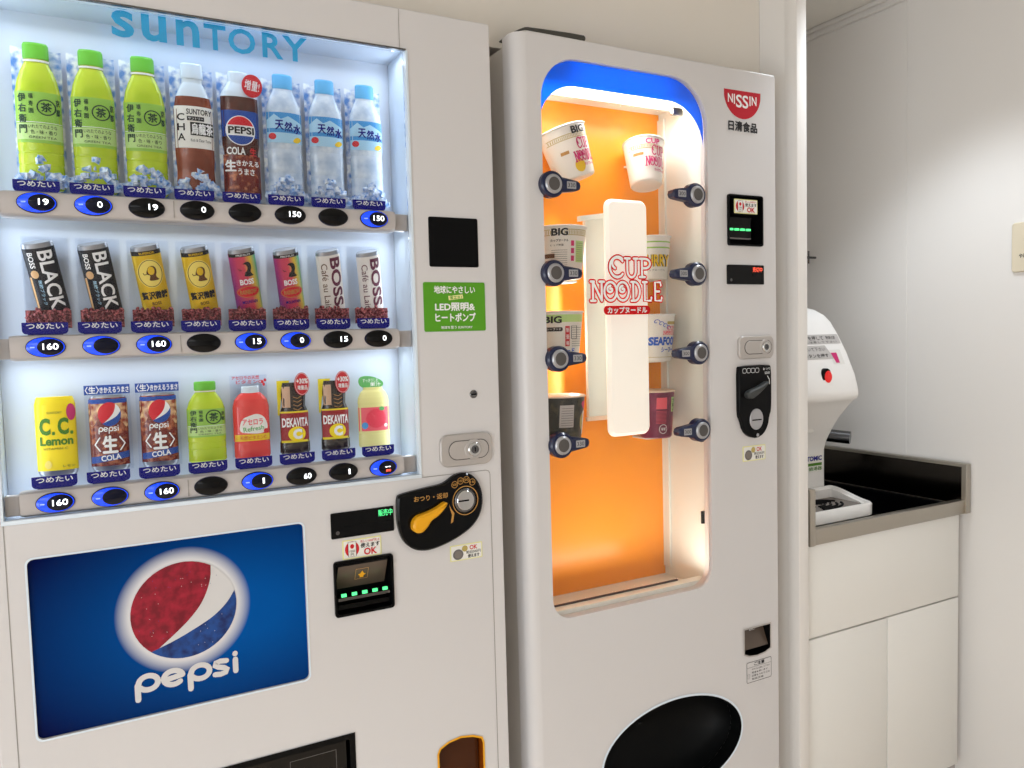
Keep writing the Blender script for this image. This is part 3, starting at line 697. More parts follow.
r=std_bottle(4,1.5305,'cola bottle dummy with blue globe emblem and a round red badge, top row',G1,P,'cola_dark','clear_white',(.165,.187),lab,ice=False)
b=MB(); b.prism(circ(.017,.166,.0145,.0165),-.0135,-.0125,'magenta' if False else 'red_ink'); b.text('増量!',(.0065,.0275,.159,.174),'white_ink',flat(-.0138),.02,rot=-8); b.build('badge',r)
# water x3
P=[(.021,0),(.0245,.004),(.0245,.04),(.0235,.045),(.0245,.05),(.0245,.075),(.0235,.08),(.0247,.086),(.0247,.136),(.0225,.146),(.018,.158),(.0145,.166),(.0138,.172)]
def lab(b,f,g,h,k):
    st=.004; b.poly(rect(-.0243,.0243,.098,.134),'water_label',f,st); b.poly(rect(-.0243,.0243,.089,.104),'water_label_light',g,st)
    b.poly([(-.0243,.122),(-.015,.131),(-.006,.124),(.004,.129),(.0243,.119),(.0243,.110),(-.0243,.110)],'water_label_light',g,st)
    for k_,c_ in enumerate('天然水'): b.text(c_,(-.014+.0125*k_,-.003+.0125*k_,.108-.002*k_,.122-.002*k_),'navy',h,.02,st)
    b.poly(circ(-.018,.098,.0048,.0048,16),'red_ink',h,st); b.poly(smooth_poly([(.008,.092),(.016,.100),(.0235,.096),(.016,.089)]),'curry_yellow',h,st)
for k_,l_ in ((5,'water bottle dummy with blue label, right of the cola in the top row'),(6,'water bottle dummy with blue label, middle one of three waters'),(7,'water bottle dummy with blue label, furthest right in the top row')):
    std_bottle(k_,1.5305,l_,G1,P,'water_clear','cap_blue',(.170,.1915),lab)

# middle row: tilted cans
def can(i,kind,label):
    r=root('can_dummy',i,1.3475,label,'can dummy',G2)
    b=MB(); w=.0275
    for yy in (.0205,): b.grid([[(x,yy,z) for x in (-w,w)] for z in (0,.124)],'clear_card',smooth=False)
    b.build('clear_card',r)
    H=.098; R=.0190
    P=[(.0175,-.004),(.0190,.0),(.0190,.088),(.0182,.0925),(.0172,.094)]
    b=MB(); body={'black':'can_black','gold':'can_gold','rain':'rainbow','white':'can_white'}[kind]; sq=.52
    b.lathe([(*P[0],body)]+P[1:3]+[(*P[2],'can_metal')]+P[3:],body,0,0,sq)
    b.face([(.0168*math.cos(2*PI*j/24),sq*.0168*math.sin(2*PI*j/24),.0942) for j in range(24)],'can_metal')
    ob_c=b
    f=surf_of(P,sq,.0003); g=surf_of(P,sq,.0006); h=surf_of(P,sq,.0009); st=.003
    l=MB()
    def man(cx,cz,s_,m,sf):
        l.poly(smooth_poly([(cx+x*s_,cz+z*s_) for x,z in ((-.45,-.95),(-.25,-.5),(-.2,-.2),(-.55,-.1),(-.6,.15),(-.45,.5),(-.3,.85),(.2,1.0),(.6,.75),(.65,.1),(.45,-.3),(.55,-.6),(.9,-.95))]),m,sf,st)
        l.stroke([(cx-.5*s_,cz-.02*s_),(cx-.85*s_,cz-.1*s_),(cx-.95*s_,cz+.12*s_)],.0011,m,sf,st)
    if kind=='black':
        l.text('BLACK',(-.003,.0145,.004,.084),'white_ink',g,.02,st,rot=-90); l.text('BOSS',(-.0145,-.0085,.062,.083),'white_ink',g,.02,st,rot=-90)
        l.poly(circ(-.0115,.054,.0045,.0055,16),'tan_ink',g,st); l.text('無糖ブラック',(-.010,-.0055,.012,.046),'water_label_light',g,0,st,rot=-90); l.poly(rect(-.0182,-.016,.004,.05),'tan_ink',f,st)
    elif kind=='gold':
        l.poly(rect(-.0188,.0188,.082,.088),'black_ink',f,st); l.text('SUPERIOR',(-.010,.010,.0833,.0866),'can_gold',h,.02,st)
        l.poly(circ(0,.056,.0165,.0205),'can_gold_light',f,st); l.stroke(circ(0,.056,.0150,.019,30),.0008,'ink_brown',g,st,True); man(.001,.056,.011,'ink_brown',g); l.poly(circ(.001,.060,.0045,.006,14),'can_gold',h,st)
        l.text('贅沢微糖',(-.0165,.0165,.019,.030),'black_ink',g,.03,st); l.text('BOSS',(-.006,.006,.0105,.015),'ink_brown',g,.02,st)
    elif kind=='rain':
        l.poly(rect(-.0188,.0188,.083,.088),'black_ink',f,st); l.text('PREMIUM',(-.010,.010,.084,.087),'white_ink',h,.0,st)
        man(.002,.064,.0115,'black_ink',g); l.poly(circ(-.001,.066,.0045,.006,14),'rainbow',h,st)
        l.text('BOSS',(-.010,.010,.041,.0495),'white_ink',g,.03,st); l.poly(circ(0,.030,.0165,.009),'pepsi_red',f,st); l.stroke(circ(0,.030,.0155,.0082,30),.0008,'gold_ink',g,st,True); l.text('RAINBOW',(-.012,.012,.0265,.0335),'gold_ink',h,.02,st); l.text('MOUNTAIN',(-.011,.011,.012,.017),'navy',g,.02,st)
    else:
        m_='ink_plum'; l.text('BOSS',(-.001,.0155,.006,.084),m_,g,.03,st,rot=-90); l.text('Café au Lait',(-.0145,-.0055,.004,.076),'ink_brown' if i==6 else m_,g,.0,st,rot=-90)
    # tilt the whole can as in the print
    M=Matrix.Translation((-.012+.013,-.001,.0215))@Matrix.Rotation(math.radians(-13.5),4,'Y')@Matrix.Rotation(math.radians(17),4,'X')
    M=Matrix.Translation((.0080,.0085,.0245))@Matrix.Rotation(math.radians(-10),4,'Y')@Matrix.Rotation(math.radians(19),4,'X')
    for q,nm in ((ob_c,'can_body'),(l,'label')):
        for v in q.bm.verts: v.co=M@v.co
    cb=ob_c.build('can_body',r); l.build('label',r)
    # bed of beans
    rnd=random.Random(i); b=MB(); b.box(-.0255,.0275,.004,.008,0,.024,'beans')
    t0=bmesh.new(); bmesh.ops.create_icosphere(t0,subdivisions=1,radius=1); base=[v.co.copy() for v in t0.verts]; fc=[[v.index for v in f_.verts] for f_ in t0.faces]; t0.free()
    for _ in range(70):
        x=rnd.uniform(-.0235,.0255); z=rnd.uniform(.003,.025+.002*math.sin(x*300)); M2=Matrix.Translation((x,rnd.uniform(-.002,.004),z))@Matrix.Rotation(rnd.uniform(0,3),4,'Y')@Matrix.Diagonal((.0036,.0022,.0025,1))
        vs=[b.bm.verts.new(M2@c) for c in base]; k=b.mi('beans')
        for f_ in fc:
            q=b.bm.faces.new([vs[a] for a in f_]); q.material_index=k; q.smooth=True
    bo=b.build('coffee_beans',r)
    for v in bo.data.vertices: v.co.y-=.0125 
    return r
kinds=['black','black','gold','gold','rain','rain','white','white']
labs=['black coffee can dummy, furthest left in the middle row','black coffee can dummy standing left of the golden cans','golden coffee can dummy beside the black coffee cans','golden coffee can dummy beside the rainbow coloured cans','rainbow coloured coffee can dummy, right of the golden cans','rainbow coloured coffee can dummy, left of the white cans','white milk coffee can dummy beside the rainbow coloured cans','white milk coffee can dummy, furthest right in the middle row']
for i in range(8): can(i,kinds[i],labs[i])

# bottom row
Z3=1.1485
def canbody(i,label,body,Hc,fn,Rc=.0243):
    r=root('can_dummy',i,Z3,label,'can dummy',G3); sq=.42
    P=[(Rc*.86,0),(Rc*.93,.003),(Rc,.008),(Rc,Hc-.010),(Rc*.92,Hc-.003),(Rc*.88,Hc)]
    b=MB(); b.lathe([(*P[0],'can_metal'),(*P[1],'can_metal'),(*P[2],body)]+[P[3]]+[(*P[4],'can_metal' if body!='can_yellow' else body)]+[P[5]],'can_metal',0,0,sq,28); b.build('can_body',r)
    l=MB(); fn(l,surf_of(P,sq,.0003),surf_of(P,sq,.0006),surf_of(P,sq,.0009),surf_of(P,sq,.0012)); l.build('label',r); return r
def lab(b,f,g,h,k):
    st=.004; b.text('SUNTORY',(-.010,.008,.0845,.0875),'ink_green',g,0,st)
    for c_,x in (('C',-.0195),('C',.002)): b.text(c_,(x,x+.013,.056,.079),'ink_green' if False else 'leaf_ink',g,.05,st)
    for x in (-.005,.0165): b.poly(rrect(x,x+.0035,.056,.0605,.001),'leaf_ink',g,st)
    b.text('Lemon',(-.0195,.0195,.042,.054),'leaf_ink',g,.04,st); b.text('VITAMIN C',(-.016,.013,.036,.039),'ink_green',g,0,st)
    b.poly(circ(.0185,.086,.0055,.0115,18),'magenta',g,st); b.poly(smooth_poly([(-.017,.016),(-.011,.024),(-.006,.016),(-.011,.009)]),'can_gold_light',g,st); b.text('レモン',(.006,.020,.012,.015),'ink_green',g,0,st)
mat('leaf_ink', s2l(70,126,20), .5)
canbody(0,'yellow lemon soda can dummy at the left end of the bottom row','can_yellow',.107,lab)
def lab(b,f,g,h,k):
    st=.004
    b.poly(rect(-.0238,.0238,.080,.0945),'cola_print',f,st); b.poly(smooth_poly([(-.0238,.081),(-.0238,.062),(-.016,.066),(-.013,.081)]),'cola_print',f,st); b.poly(smooth_poly([(.0238,.081),(.0238,.058),(.018,.064),(.013,.081)]),'cola_print',f,st); b.poly(rect(-.0238,.0238,.0945,.1005),'pepsi_blue',f,st,[.095])
    globe(b,.001,.0795,.0143,.0165,g,step=st); pepsi_word(b,-.0135,.0115,.0525,.0640,.0013,'white_ink',h,st)
    b.text('生',(-.009,.009,.026,.0495),'white_ink',h,.04,st)
    for s_ in (-1,1): b.stroke([(s_*.0125,.0475),(s_*.0185,.038),(s_*.0125,.029)],.0018,'white_ink',h,st)
    b.poly([(-.0235,.012),(.0235,.018),(.0235,.027),(-.0235,.021)],'pepsi_blue',g,st); b.text('COLA',(-.012,.013,.0155,.0235),'white_ink',h,.03,st,rot=5)
for i,l_ in ((1,'cola can dummy under a blue banner, beside the yellow lemon soda'),(2,'cola can dummy under a blue banner, beside the green tea bottle')):
    r=canbody(i,l_,'cola_ice',.105,lab)
    b=MB(); b.prism(rect(-.0285,.0285,.1065,.1195),.002,.003,'pepsi_blue'); b.text('〈生〉',(-.027,-.010,.108,.118),'white_ink',flat(.0016),.02); b.text('きかえるうまさ',(-.009,.027,.1085,.1165),'white_ink',flat(.0016),.02); b.box(-.0285,.0285,.003,.004,.0,.1195,'clear_card'); b.build('banner',r)
tea(3,Z3,'small green tea bottle dummy, the only tea in the bottom row',G3,small=True)
P=[(.023,0),(.0245,.003),(.0245,.022),(.0238,.024),(.0245,.026),(.0248,.030),(.0245,.060),(.0248,.066),(.0245,.078),(.022,.088),(.0165,.095),(.013,.098)]
def lab(b,f,g,h,k):
    st=.004; b.poly(smooth_poly([(-.018,.046),(-.014,.060),(-.004,.064),(.006,.067),(.016,.062),(.021,.050),(.020,.040),(.010,.036),(-.010,.038),(-.0165,.040)]),'white_paper',f,st)
    b.text('アセロラ',(-.014,.014,.050,.059),'pink_label',g,.02,st); b.text('Refresh',(-.013,.015,.041,.048),'leaf',g,.01,st,rot=6); b.poly(rect(-.0235,.0235,.026,.036),'curry_yellow',f,st); b.text('天然ビタミンC',(-.018,.018,.028,.034),'red_ink',g,.0,st)
    b.poly(circ(.018,.040,.0035,.0035,12),'red_ink',h,st)
r=std_bottle(4,Z3,'red acerola drink bottle dummy in the bottom row',G3,P,'acerola','clear_white',(.0965,.108),lab,cardm=None,ice=False,capr=.0125)
b=MB(); b.box(-.027,.027,.0115,.0123,0,.124,'clear_card'); b.text('アセロラの天然',(-.024,.016,.1175,.123),'red_ink',flat(.0112),.02); b.text('ビタミンC',(-.018,.020,.111,.1165),'red_ink',flat(.0112),.02)
for c_ in ((.0205,.113),(.0245,.1155),(.0225,.109)): b.poly(circ(*c_,.002,.0025,10),'red_ink',flat(.0112))
b.build('banner',r)
def P_deka(): return [(.019,0),(.0215,.003),(.0212,.018),(.0200,.022),(.0205,.060),(.0195,.066),(.0165,.074),(.0175,.092),(.0160,.105),(.0150,.110)]
def lab(b,f,g,h,k):
    st=.004; b.poly(rect(-.0198,.0198,.018,.066),'deka_yellow',f,st,[.022,.06]); b.poly(rect(-.0198,.0198,.0215,.0635),'deka_black' if False else 'maroon_label',g,st,[.022,.06])
    b.text('DEKAVITA',(-.0185,.0185,.042,.056),'white_ink',h,.03,st); b.poly(circ(.0015,.031,.0125,.0115),'can_yellow',h,st); b.text('C',(-.0045,.009,.023,.039),'white_ink',k,.07,st); b.text('C',(-.005,.0095,.0225,.0395),'black_ink',h,.1,st)
    for s_ in range(4): b.stroke([(-.002,.070+.006*s_),(.004,.0675+.006*s_),(.010,.071+.006*s_)],.0008,'gold_ink',g,st)
    b.poly(rect(-.0165,-.006,.072,.104),'deka_tan',f,st,[.074,.092])
mat('maroon_label', s2l(150,18,28), .4)
for i,l_ in ((5,'dark vitamin drink bottle dummy with red badge, beside the red acerola drink'),(6,'dark vitamin drink bottle dummy with red badge, beside the pale nectar bottle')):
    r=std_bottle(i,Z3,l_,G3,P_deka(),'deka_black',None,None,lab,cardm=None,ice=False)
    b=MB(); b.prism([(-.0235,.113),(-.004,.113),(-.008,.100),(-.018,.085),(-.021,.060),(-.0235,.060)],.004,.005,'deka_yellow'); b.build('corner_card',r)
    b=MB(); b.prism(circ(.0115,.1075,.0115,.0175),-.0105,-.0095,'red_ink'); b.stroke(circ(.0115,.1075,.0103,.0162),.0005,'white_ink',flat(-.0108),closed=True); b.text('+30%',(.003,.0205,.108,.116),'white_ink',flat(-.0108),.03); b.text('増量品',(.0045,.0195,.0985,.1055),'white_ink',flat(-.0108),.01); b.build('badge',r)
P=[(.023,0),(.0245,.003),(.0245,.020),(.0238,.022),(.0245,.024),(.0245,.064),(.0238,.068),(.0245,.072),(.0235,.080),(.0195,.088),(.0155,.092),(.0150,.096)]
def lab(b,f,g,h,k):
    st=.004; b.poly(rect(-.0241,.0241,.026,.064),'pink_label',f,st)
    b.poly(circ(.001,.046,.0155,.0155),'peach_ink',g,st); b.poly(smooth_poly([(.004,.061),(.010,.066),(.016,.061),(.010,.057)]),'leaf',h,st); b.poly(circ(-.0165,.035,.0045,.0055,16),'water_label',h,st)
    b.stroke([(-.006,.054),(-.002,.050),(-.001,.044)],.001,'pink_label',h,st); b.poly(circ(.016,.034,.003,.003,10),'white_paper',h,st)
mat('peach_ink', s2l(232,60,84), .4)
r=std_bottle(7,Z3,'pale yellow nectar bottle dummy with pink fruit label, right end of bottom row',G3,P,'nectar',None,None,lab,cardm=None,ice=False)
b=MB(); b.prism(smooth_poly([(-.0235,.103),(-.022,.112),(-.012,.115),(.004,.1125),(.018,.105),(.019,.0975),(.010,.095),(-.010,.094),(-.018,.096)]),.001,.002,'leaf'); b.text('すっきりした',(-.016,.010,.104,.110),'white_ink',flat(.0006),.0); b.text('果汁',(-.004,.014,.097,.1035),'white_ink',flat(.0006),.01); b.build('leaf_card',r)

# ------------------------------------------------------------------ noodle machine
NM=empty('vending_machine',(.96,.4,0),'narrower white instant noodle vending machine with an orange lit window','vending machine')
NX0,NX1=.655,1.257
NWIN=rrect(.704,1.074,.815,1.797,(.040,.040,.085,.075),10)
NELL=circ(.975,.510,.173,.098,64)
NBILL=rrect(1.126,1.213,1.491,1.584,.004)
NRET=[(1.157,.708),(1.157,.656),(1.170,.650),(1.193,.6475),(1.215,.650),(1.231,.656),(1.231,.708)]
NRET=list(reversed(NRET))
b=MB(); slab(b,NX0,NX1,.05,1.8325,0,.043,[NWIN,NELL,NBILL,NRET],'paint',.022,.004,.004)
b.hole_walls(NWIN,0,.02,'paint')
ND=b.build('door',NM)
b=MB(); X0=.658
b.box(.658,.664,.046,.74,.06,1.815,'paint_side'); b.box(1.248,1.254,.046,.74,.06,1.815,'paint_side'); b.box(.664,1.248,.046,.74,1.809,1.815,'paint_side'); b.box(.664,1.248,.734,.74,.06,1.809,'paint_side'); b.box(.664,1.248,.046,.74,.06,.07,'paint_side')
for x in (.70,1.2):
    for y in (.1,.68): b.lathe([(.02,0),(.02,.06)],'steel',x,y,n=12)
b.build('cabinet',NM)
b=MB(); b.prism(smooth_poly([(.665,1.8335),(.668,1.838),(.700,1.856),(.712,1.858),(.825,1.862),(.830,1.858),(.828,1.851),(.715,1.845),(.690,1.8335)],1),.045,.075,'hinge_dark',.002); b.build('hinge_cover',NM)['label']='grey hinge cover on top'
b=MB()  # window cavity
b.box(.68,1.078,.15,.156,.79,1.78,'orange_panel'); b.build('backdrop_panel',NM)
b=MB(); b.box(1.079,1.085,.021,.156,.79,1.80,'cavity_white'); b.box(.674,.680,.021,.156,.79,1.80,'cavity_white')
b.box(.68,1.079,.045,.15,1.772,1.790,'cavity_white'); b.box(.68,1.079,.0435,.15,.790,.802,'cavity_white'); b.box(.68,1.079,.021,.042,.800,.8235,'cavity_white')
b.box(.705,1.02,.040,.0445,.8240,.8265,'tan_line')
b.box(1.071,1.0785,.024,.028,1.10,1.14,'black'); b.box(1.071,1.0785,.024,.028,.935,.96,'black'); b.box(1.0745,1.0785,.13,.15,.82,1.76,'cavity_white')
b.box(1.03,1.055,.046,.056,1.742,1.757,'steel',.002)
b.build('display_cavity',NM)
b=MB(); b.box(.69,1.07,.046,.075,1.757,1.7715,'lip_glow',.003); b.build('glowing_lip',NM)['label']='glowing white lip along the window top'  # front lip made to glow, in place of a brightly lit white strip
b=MB(); b.prism(inset(NWIN,.0006),.0065,.0085,'clear_pane'); b.build('window_pane',NM)
# blue header printed on the inside of the pane
outer=inset(NWIN,.0008); 
hp=[]
R_=rrect(.705,1.073,.85,1.797,(.02,.02,.085,.075),14)
top=[p for p in R_ if p[1]>1.70]
low=[(x,z-.043-.0*(x-.9)) for x,z in top]
top_s=sorted(top,key=lambda p:p[0])
# order along the arch
def order(pts): return sorted(pts,key=lambda p:math.atan2(p[1]-1.5,p[0]-.889),reverse=True)
tp=order(top); lp=order(low)
b=MB()
for i in range(len(tp)-1): b.face([(tp[i][0],.0105,tp[i][1]),(tp[i+1][0],.0105,tp[i+1][1]),(lp[i+1][0],.0105,lp[i+1][1]),(lp[i][0],.0105,lp[i][1])],'blue_tint')
b.build('header_tint',NM)['label']='blue arched header across the window top'
# lamp column and reflector wings
b=MB(); b.prism(rrect(.876,.974,1.122,1.575,.016,6),.058,.068,'fluor',.006); b.build('lamp_cover',NM)['label']='glowing white lamp cover'
b=MB(); b.prism([(.858,1.160),(.858,1.540),(.918,1.556),(.918,1.150)],.104,.112,'cavity_white'); b.prism([(.918,1.150),(.918,1.556),(.950,1.548),(.950,1.155)],.104,.112,'cavity_white'); b.prism([(.84,1.535),(.84,1.545),(.93,1.558),(.93,1.548)],.095,.104,'cavity_white'); b.box(.85,.9,.098,.104,1.152,1.160,'lid_paper'); b.box(.90,.95,.112,.149,1.2,1.5,'cavity_white'); b.build('reflector',NM)

# product swirl logo
def arc(cx,cz,rx,rz,a0,a1,n=16): return [(cx+rx*math.cos(math.radians(a0+(a1-a0)*i/n)),cz+rz*math.sin(math.radians(a0+(a1-a0)*i/n))) for i in range(n+1)]
def spiral(cx,cz,r0,r1,a0,a1,sz=1,n=24): return [(cx+(r0+(r1-r0)*i/n)*math.cos(math.radians(a0+(a1-a0)*i/n)),cz+sz*(r0+(r1-r0)*i/n)*math.sin(math.radians(a0+(a1-a0)*i/n))) for i in range(n+1)]
CUPL=[spiral(.62,.52,.42,.44,40,300,1.1)+[], spiral(.62,.66,.40,.10,40,400,1.0,20)[:12], arc(.62,.5,.42,.48,40,320), [(1.22,.93),(1.22,.35)]+arc(1.47,.35,.25,.32,180,360,10)+[(1.72,.93)], [(1.08,.95),(1.38,.95)],[(1.6,.95),(1.86,.95)], [(2.1,.95),(2.1,.05)],[(1.96,.05),(2.28,.05)],[(1.98,.95),(2.3,.95)]+arc(2.3,.72,.30,.23,90,-90,10)+[(2.1,.49)]]
NOOL=[[(.1,.05),(.1,.95)],[(.1,.95),(.52,.06)],[(.52,.06),(.52,.95)],[(.0,.05),(.22,.05)],[(.0,.95),(.16,.95)],[(.42,.95),(.64,.95)],
      arc(.95,.5,.30,.44,70,430,20), spiral(.95,.58,.18,.04,90,480), arc(1.55,.5,.30,.44,70,430,20), spiral(1.55,.58,.18,.04,90,480),
      [(2.08,.95),(2.08,.05)],[(1.98,.95),(2.2,.95)]+arc(2.15,.5,.26,.45,80,-80,10)+[(1.98,.05)],
      [(2.66,.95),(2.66,.05),(2.98,.05),(3.0,.2)],[(2.56,.95),(2.78,.95)],
      [(3.5,.8),(3.48,.95),(3.2,.95),(3.2,.05),(3.52,.05),(3.54,.2)],[(3.2,.5),(3.42,.5)]]
def swirl(mb,L,W,x0,x1,z0,z1,surf,red,wt,t1,t2,step=None,ds=.0003):
    sx=(x1-x0)/W; sz=z1-z0
    for j,(m_,w) in enumerate(((red,t1),(wt,t2))):
        if not m_: continue
        sf=(lambda x,z,j=j: surf(x,z)-ds*j)
        for pl in L: mb.stroke([(x0+x*sx,z0+z*sz) for x,z in pl],w,m_,sf,step)
def cup_noodle(mb,x0,x1,z0,z1,surf,red,wt,t1,t2,step=None):
    h=(z1-z0); swirl(mb,CUPL,2.75,x0+(x1-x0)*.22,x0+(x1-x0)*.86,z0+h*.54,z1,surf,red,wt,t1,t2,step)
    swirl(mb,NOOL,3.6,x0,x1,z0,z0+h*.47,lambda x,z:surf(x,z)-.0008,red,wt,t1,t2,step)
b=MB(); f=flat(.0062)
cup_noodle(b,.801,.964,1.378,1.459,f,'film_red','film_white',.0098,.0044)
b.prism(rrect(.829,.934,1.3545,1.371,.008,5),.0055,.0062,'film_red'); b.text('カップヌードル',(.837,.926,1.357,1.3685),'white_ink',flat(.0050),.03)
b.build('brand_emblem',NM)['label']='red swirling lettering on the window pane'

# noodle cups
def cup(kind,x,y,z,rt,rb,h,rot,label,lidm='off_white',spin=0):
    r=empty('noodle_cup',(x,y,z),label,'noodle cup','sample noodle cups in the window',local=True,rot=rot)
    bodym={'dark':'cup_dark','maroon':'cup_maroon'}.get(kind,'foam'); sq=1
    P=[(rb*.93,0),(rb,.003),(rb+(rt-rb)*.5,h*.5),(rt*.985,h*.93),(rt*.985,h*.97)]
    b=MB(); b.lathe(P,bodym,0,0,1,40); b.build('cup_body',r)
    b=MB(); b.lathe([(rt*.98,h*.965),(rt*1.04,h*.97),(rt*1.04,h*.985),(rt*1.0,h)],lidm,0,0,1,40); b.prism([(-.006,0),(.006,0),(.006,.0008),(-.006,.0008)],0,.0,lidm) if False else None; b.build('lid',r)
    f=surf_of(P,1,.0004); g=surf_of(P,1,.0008); k=surf_of(P,1,.0018); st=.004; s_=rt/.05; l=MB()
    w=rt*.93
    def bands(zs,m='gold_band',hh=.0012):
        for z_ in zs: l.poly(rect(-w*.97,w*.97,h*z_,h*z_+hh),m,f,st)
        for q in range(26):
            u=-w*.93+q*w*1.86/25; l.poly(rect(u,u+.0011,h*zs[0]+.002,h*zs[-1]-.001),m,g)
    if kind in('big','classic'):
        if kind=='big':
            bands((.72,.80)); l.text('BIG',(rt*.05,rt*.68,h*.79,h*.93),'black_ink',k,.035,st); l.poly(circ(rt*.05,h*.20,.010,.012,18),'curry_yellow',f,st)
            cup_noodle(l,-rt*.10,rt*.88,h*.26,h*.70,g,'magenta',None,.0021,.0012,st); l.text('カップヌードル',(rt*.25,rt*.82,h*.17,h*.225),'magenta',g,.03,st)
            l.poly(rect(-w*.62,-w*.28,h*.46,h*.52),'gold_ink',g,st)
        else:
            bands((.70,.78)); l.text('CUP',(-w*.35,w*.45,h*.80,h*.92),'magenta',g,.03,st)
            cup_noodle(l,-rt*.34,rt*.86,h*.30,h*.76,k,'magenta',None,.0019,.0011,st); l.text('カップヌードル',(rt*.1,rt*.8,h*.21,h*.27),'magenta',g,.03,st); l.poly(rect(-w*.85,-w*.45,h*.56,h*.62),'gold_ink',g,st)
    elif kind=='side':
        bands((.80,.90)); l.poly(rect(-w*.72,-w*.02,h*.79,h*.95),'foam',g,st); l.text('BIG',(-w*.68,-w*.02,h*.79,h*.93),'black_ink',k,.035,st); l.text('カップヌードル',(-w*.7,w*.0,h*.68,h*.73),'black_ink',g,.02,st); l.text('ビッグ熱量',(-w*.7,-w*.2,h*.60,h*.64),'black_ink',g,.0,st)
        for q in range(3): l.poly(rect(w*.12,w*.26,h*(.32+.14*q),h*(.42+.14*q)),'magenta',g,st)
        l.poly(rect(w*.34,w*.75,h*.30,h*.70),'tea_label_light' if z>1.4 else 'lid_paper',g,st)
        for q in range(9): l.poly(rect(-w*.66,-w*.04,h*(.20+.04*q),h*(.207+.04*q)),'grey_ink',g,st); l.poly(rect(w*.37,w*.72,h*(.33+.04*q),h*(.337+.04*q)),'grey_ink',k,st)
        l.poly(rect(-w*.9,-w*.55,h*.38,h*.46),'ink_brown',k,st)
    elif kind=='bigblue':
        l.poly(rect(-w*.95,w*.95,h*.78,h*.93),'tea_label_light',f,st); l.text('BIG',(-w*.8,-w*.1,h*.76,h*.90),'black_ink',k,.035,st); l.poly(rrect(-w*.8,-w*.05,h*.60,h*.68,.003),'black_ink',g,st); l.text('シーフード',(-w*.7,-w*.12,h*.62,h*.665),'white_ink',k,.0,st)
        l.poly(rect(w*.06,w*.26,h*.30,h*.70),'red_ink',g,st)
        for q in range(3): l.text('新登場'[q],(w*.09,w*.23,h*(.575-.13*q),h*(.665-.13*q)),'white_ink',k,.0,st)
        l.stroke([(w*.34,h*.45),(w*.34,h*.70),(w*.6,h*.70),(w*.6,h*.45)],.0012,'black_ink',g,st,True)
        for q in range(9): l.poly(rect(w*.36,w*.85,h*(.30+.045*q),h*(.308+.045*q)),'grey_ink',k,st)
        l.text('シーフード',(-w*.55,w*.5,h*.16,h*.26),'seafood_blue',g,.03,st)
    elif kind=='curry':
        l.poly(rect(-w*.97,w*.97,h*.70,h*.86),'tea_label',f,st); l.poly(rect(-w*.97,w*.97,h*.73,h*.83),'foam',g,st); l.text('CURRY',(-w*.85,w*.90,h*.28,h*.56),'black_ink',g,.075,st); l.text('CURRY',(-w*.85,w*.90,h*.28,h*.56),'curry_yellow',k,.03,st); l.text('カップヌードル',(-w*.5,w*.6,h*.18,h*.23),'grey_ink',g,0,st)
    elif kind=='sea':
        for q in range(4): l.stroke(spiral(-w*.6+q*w*.22,h*.83-.004*q,.006,.001,0,300),.0012,'seafood_blue',g,st)
        cup_noodle(l,-w*.25,w*.75,h*.56,h*.74,g,'pink_label',None,.0012,.001,st); l.poly(rect(w*.0,w*.7,h*.78,h*.84),'gold_band',g,st); l.text('SEAFOOD',(-w*.85,w*.85,h*.34,h*.52),'seafood_blue',g,.05,st); l.text('シーフード',(-w*.3,w*.7,h*.20,h*.30),'seafood_blue',g,.03,st); l.poly(rect(-w*.95,w*.95,h*.09,h*.10),'gold_band',f,st)
    elif kind=='dark':
        l.poly(rect(-w*.55,w*.05,h*.36,h*.82),'label_grey',g,st)
        for q in range(8): l.poly(rect(-w*.5,w*.0,h*(.40+.05*q),h*(.41+.05*q)),'grey_ink',k,st)
        l.poly(smooth_poly([(w*.45,h*.86),(w*.85,h*.9),(w*.9,h*.7),(w*.65,h*.72)]),'magenta',g,st); l.text('濃厚',(w*.62,w*.84,h*.18,h*.68),'white_ink',g,.03,st,rot=0); l.poly(circ(w*.62,h*.45,.008,.016),'gold_band',f,st)
    elif kind=='maroon':
        l.poly(rect(-w*.6,-w*.02,h*.62,h*.86),'pink_label',g,st); l.poly(rect(w*.32,w*.62,h*.55,h*.86),'tea_label_light',g,st)
        for q in range(3): l.text('うまい'[q],(w*.38,w*.56,h*(.75-.09*q),h*(.83-.09*q)),'ink_green',k,.02,st)
        for q in range(10): l.poly(rect(-w*.6,-w*.05,h*(.32+.028*q),h*(.328+.028*q)),'pink_label',k,st)
        l.stroke(circ(-w*.2,h*.2,.008,.009,20),.001,'white_ink',g,st,True); l.text('味噌',(-w*.33,-w*.07,h*.165,h*.235),'white_ink',g,.0,st)
        for q in range(8): l.poly(rect(w*.3,w*.8,h*(.12+.045*q),h*(.128+.045*q)),'pink_label',k,st)
    Ms=Matrix.Rotation(math.radians(spin),4,'Z')
    for v in l.bm.verts: v.co=Ms@v.co
    l.build('label',r); return r
D2=math.radians
cup('big',.829,.086,1.610,.0455,.0365,.096,(D2(-6),D2(-17),0),'tilted large white noodle cup with big black lettering, upper left of the window',spin=-14)
cup('classic',.991,.084,1.608,.0405,.0310,.090,(D2(-12),D2(6),0),'tilted regular white noodle cup, upper right of the window',spin=-14)
cup('side',.793,.088,1.424,.047,.037,.096,(0,0,0),'white large noodle cup with nutrition print, second down on the left',spin=-15)
cup('curry',1.014,.100,1.426,.0385,.0300,.086,(0,0,0),'curry noodle cup with yellow lettering, second down on the right',spin=-27)
cup('bigblue',.782,.088,1.272,.047,.037,.092,(0,0,0),'large noodle cup with a pale green band, third down on the left',spin=-18)
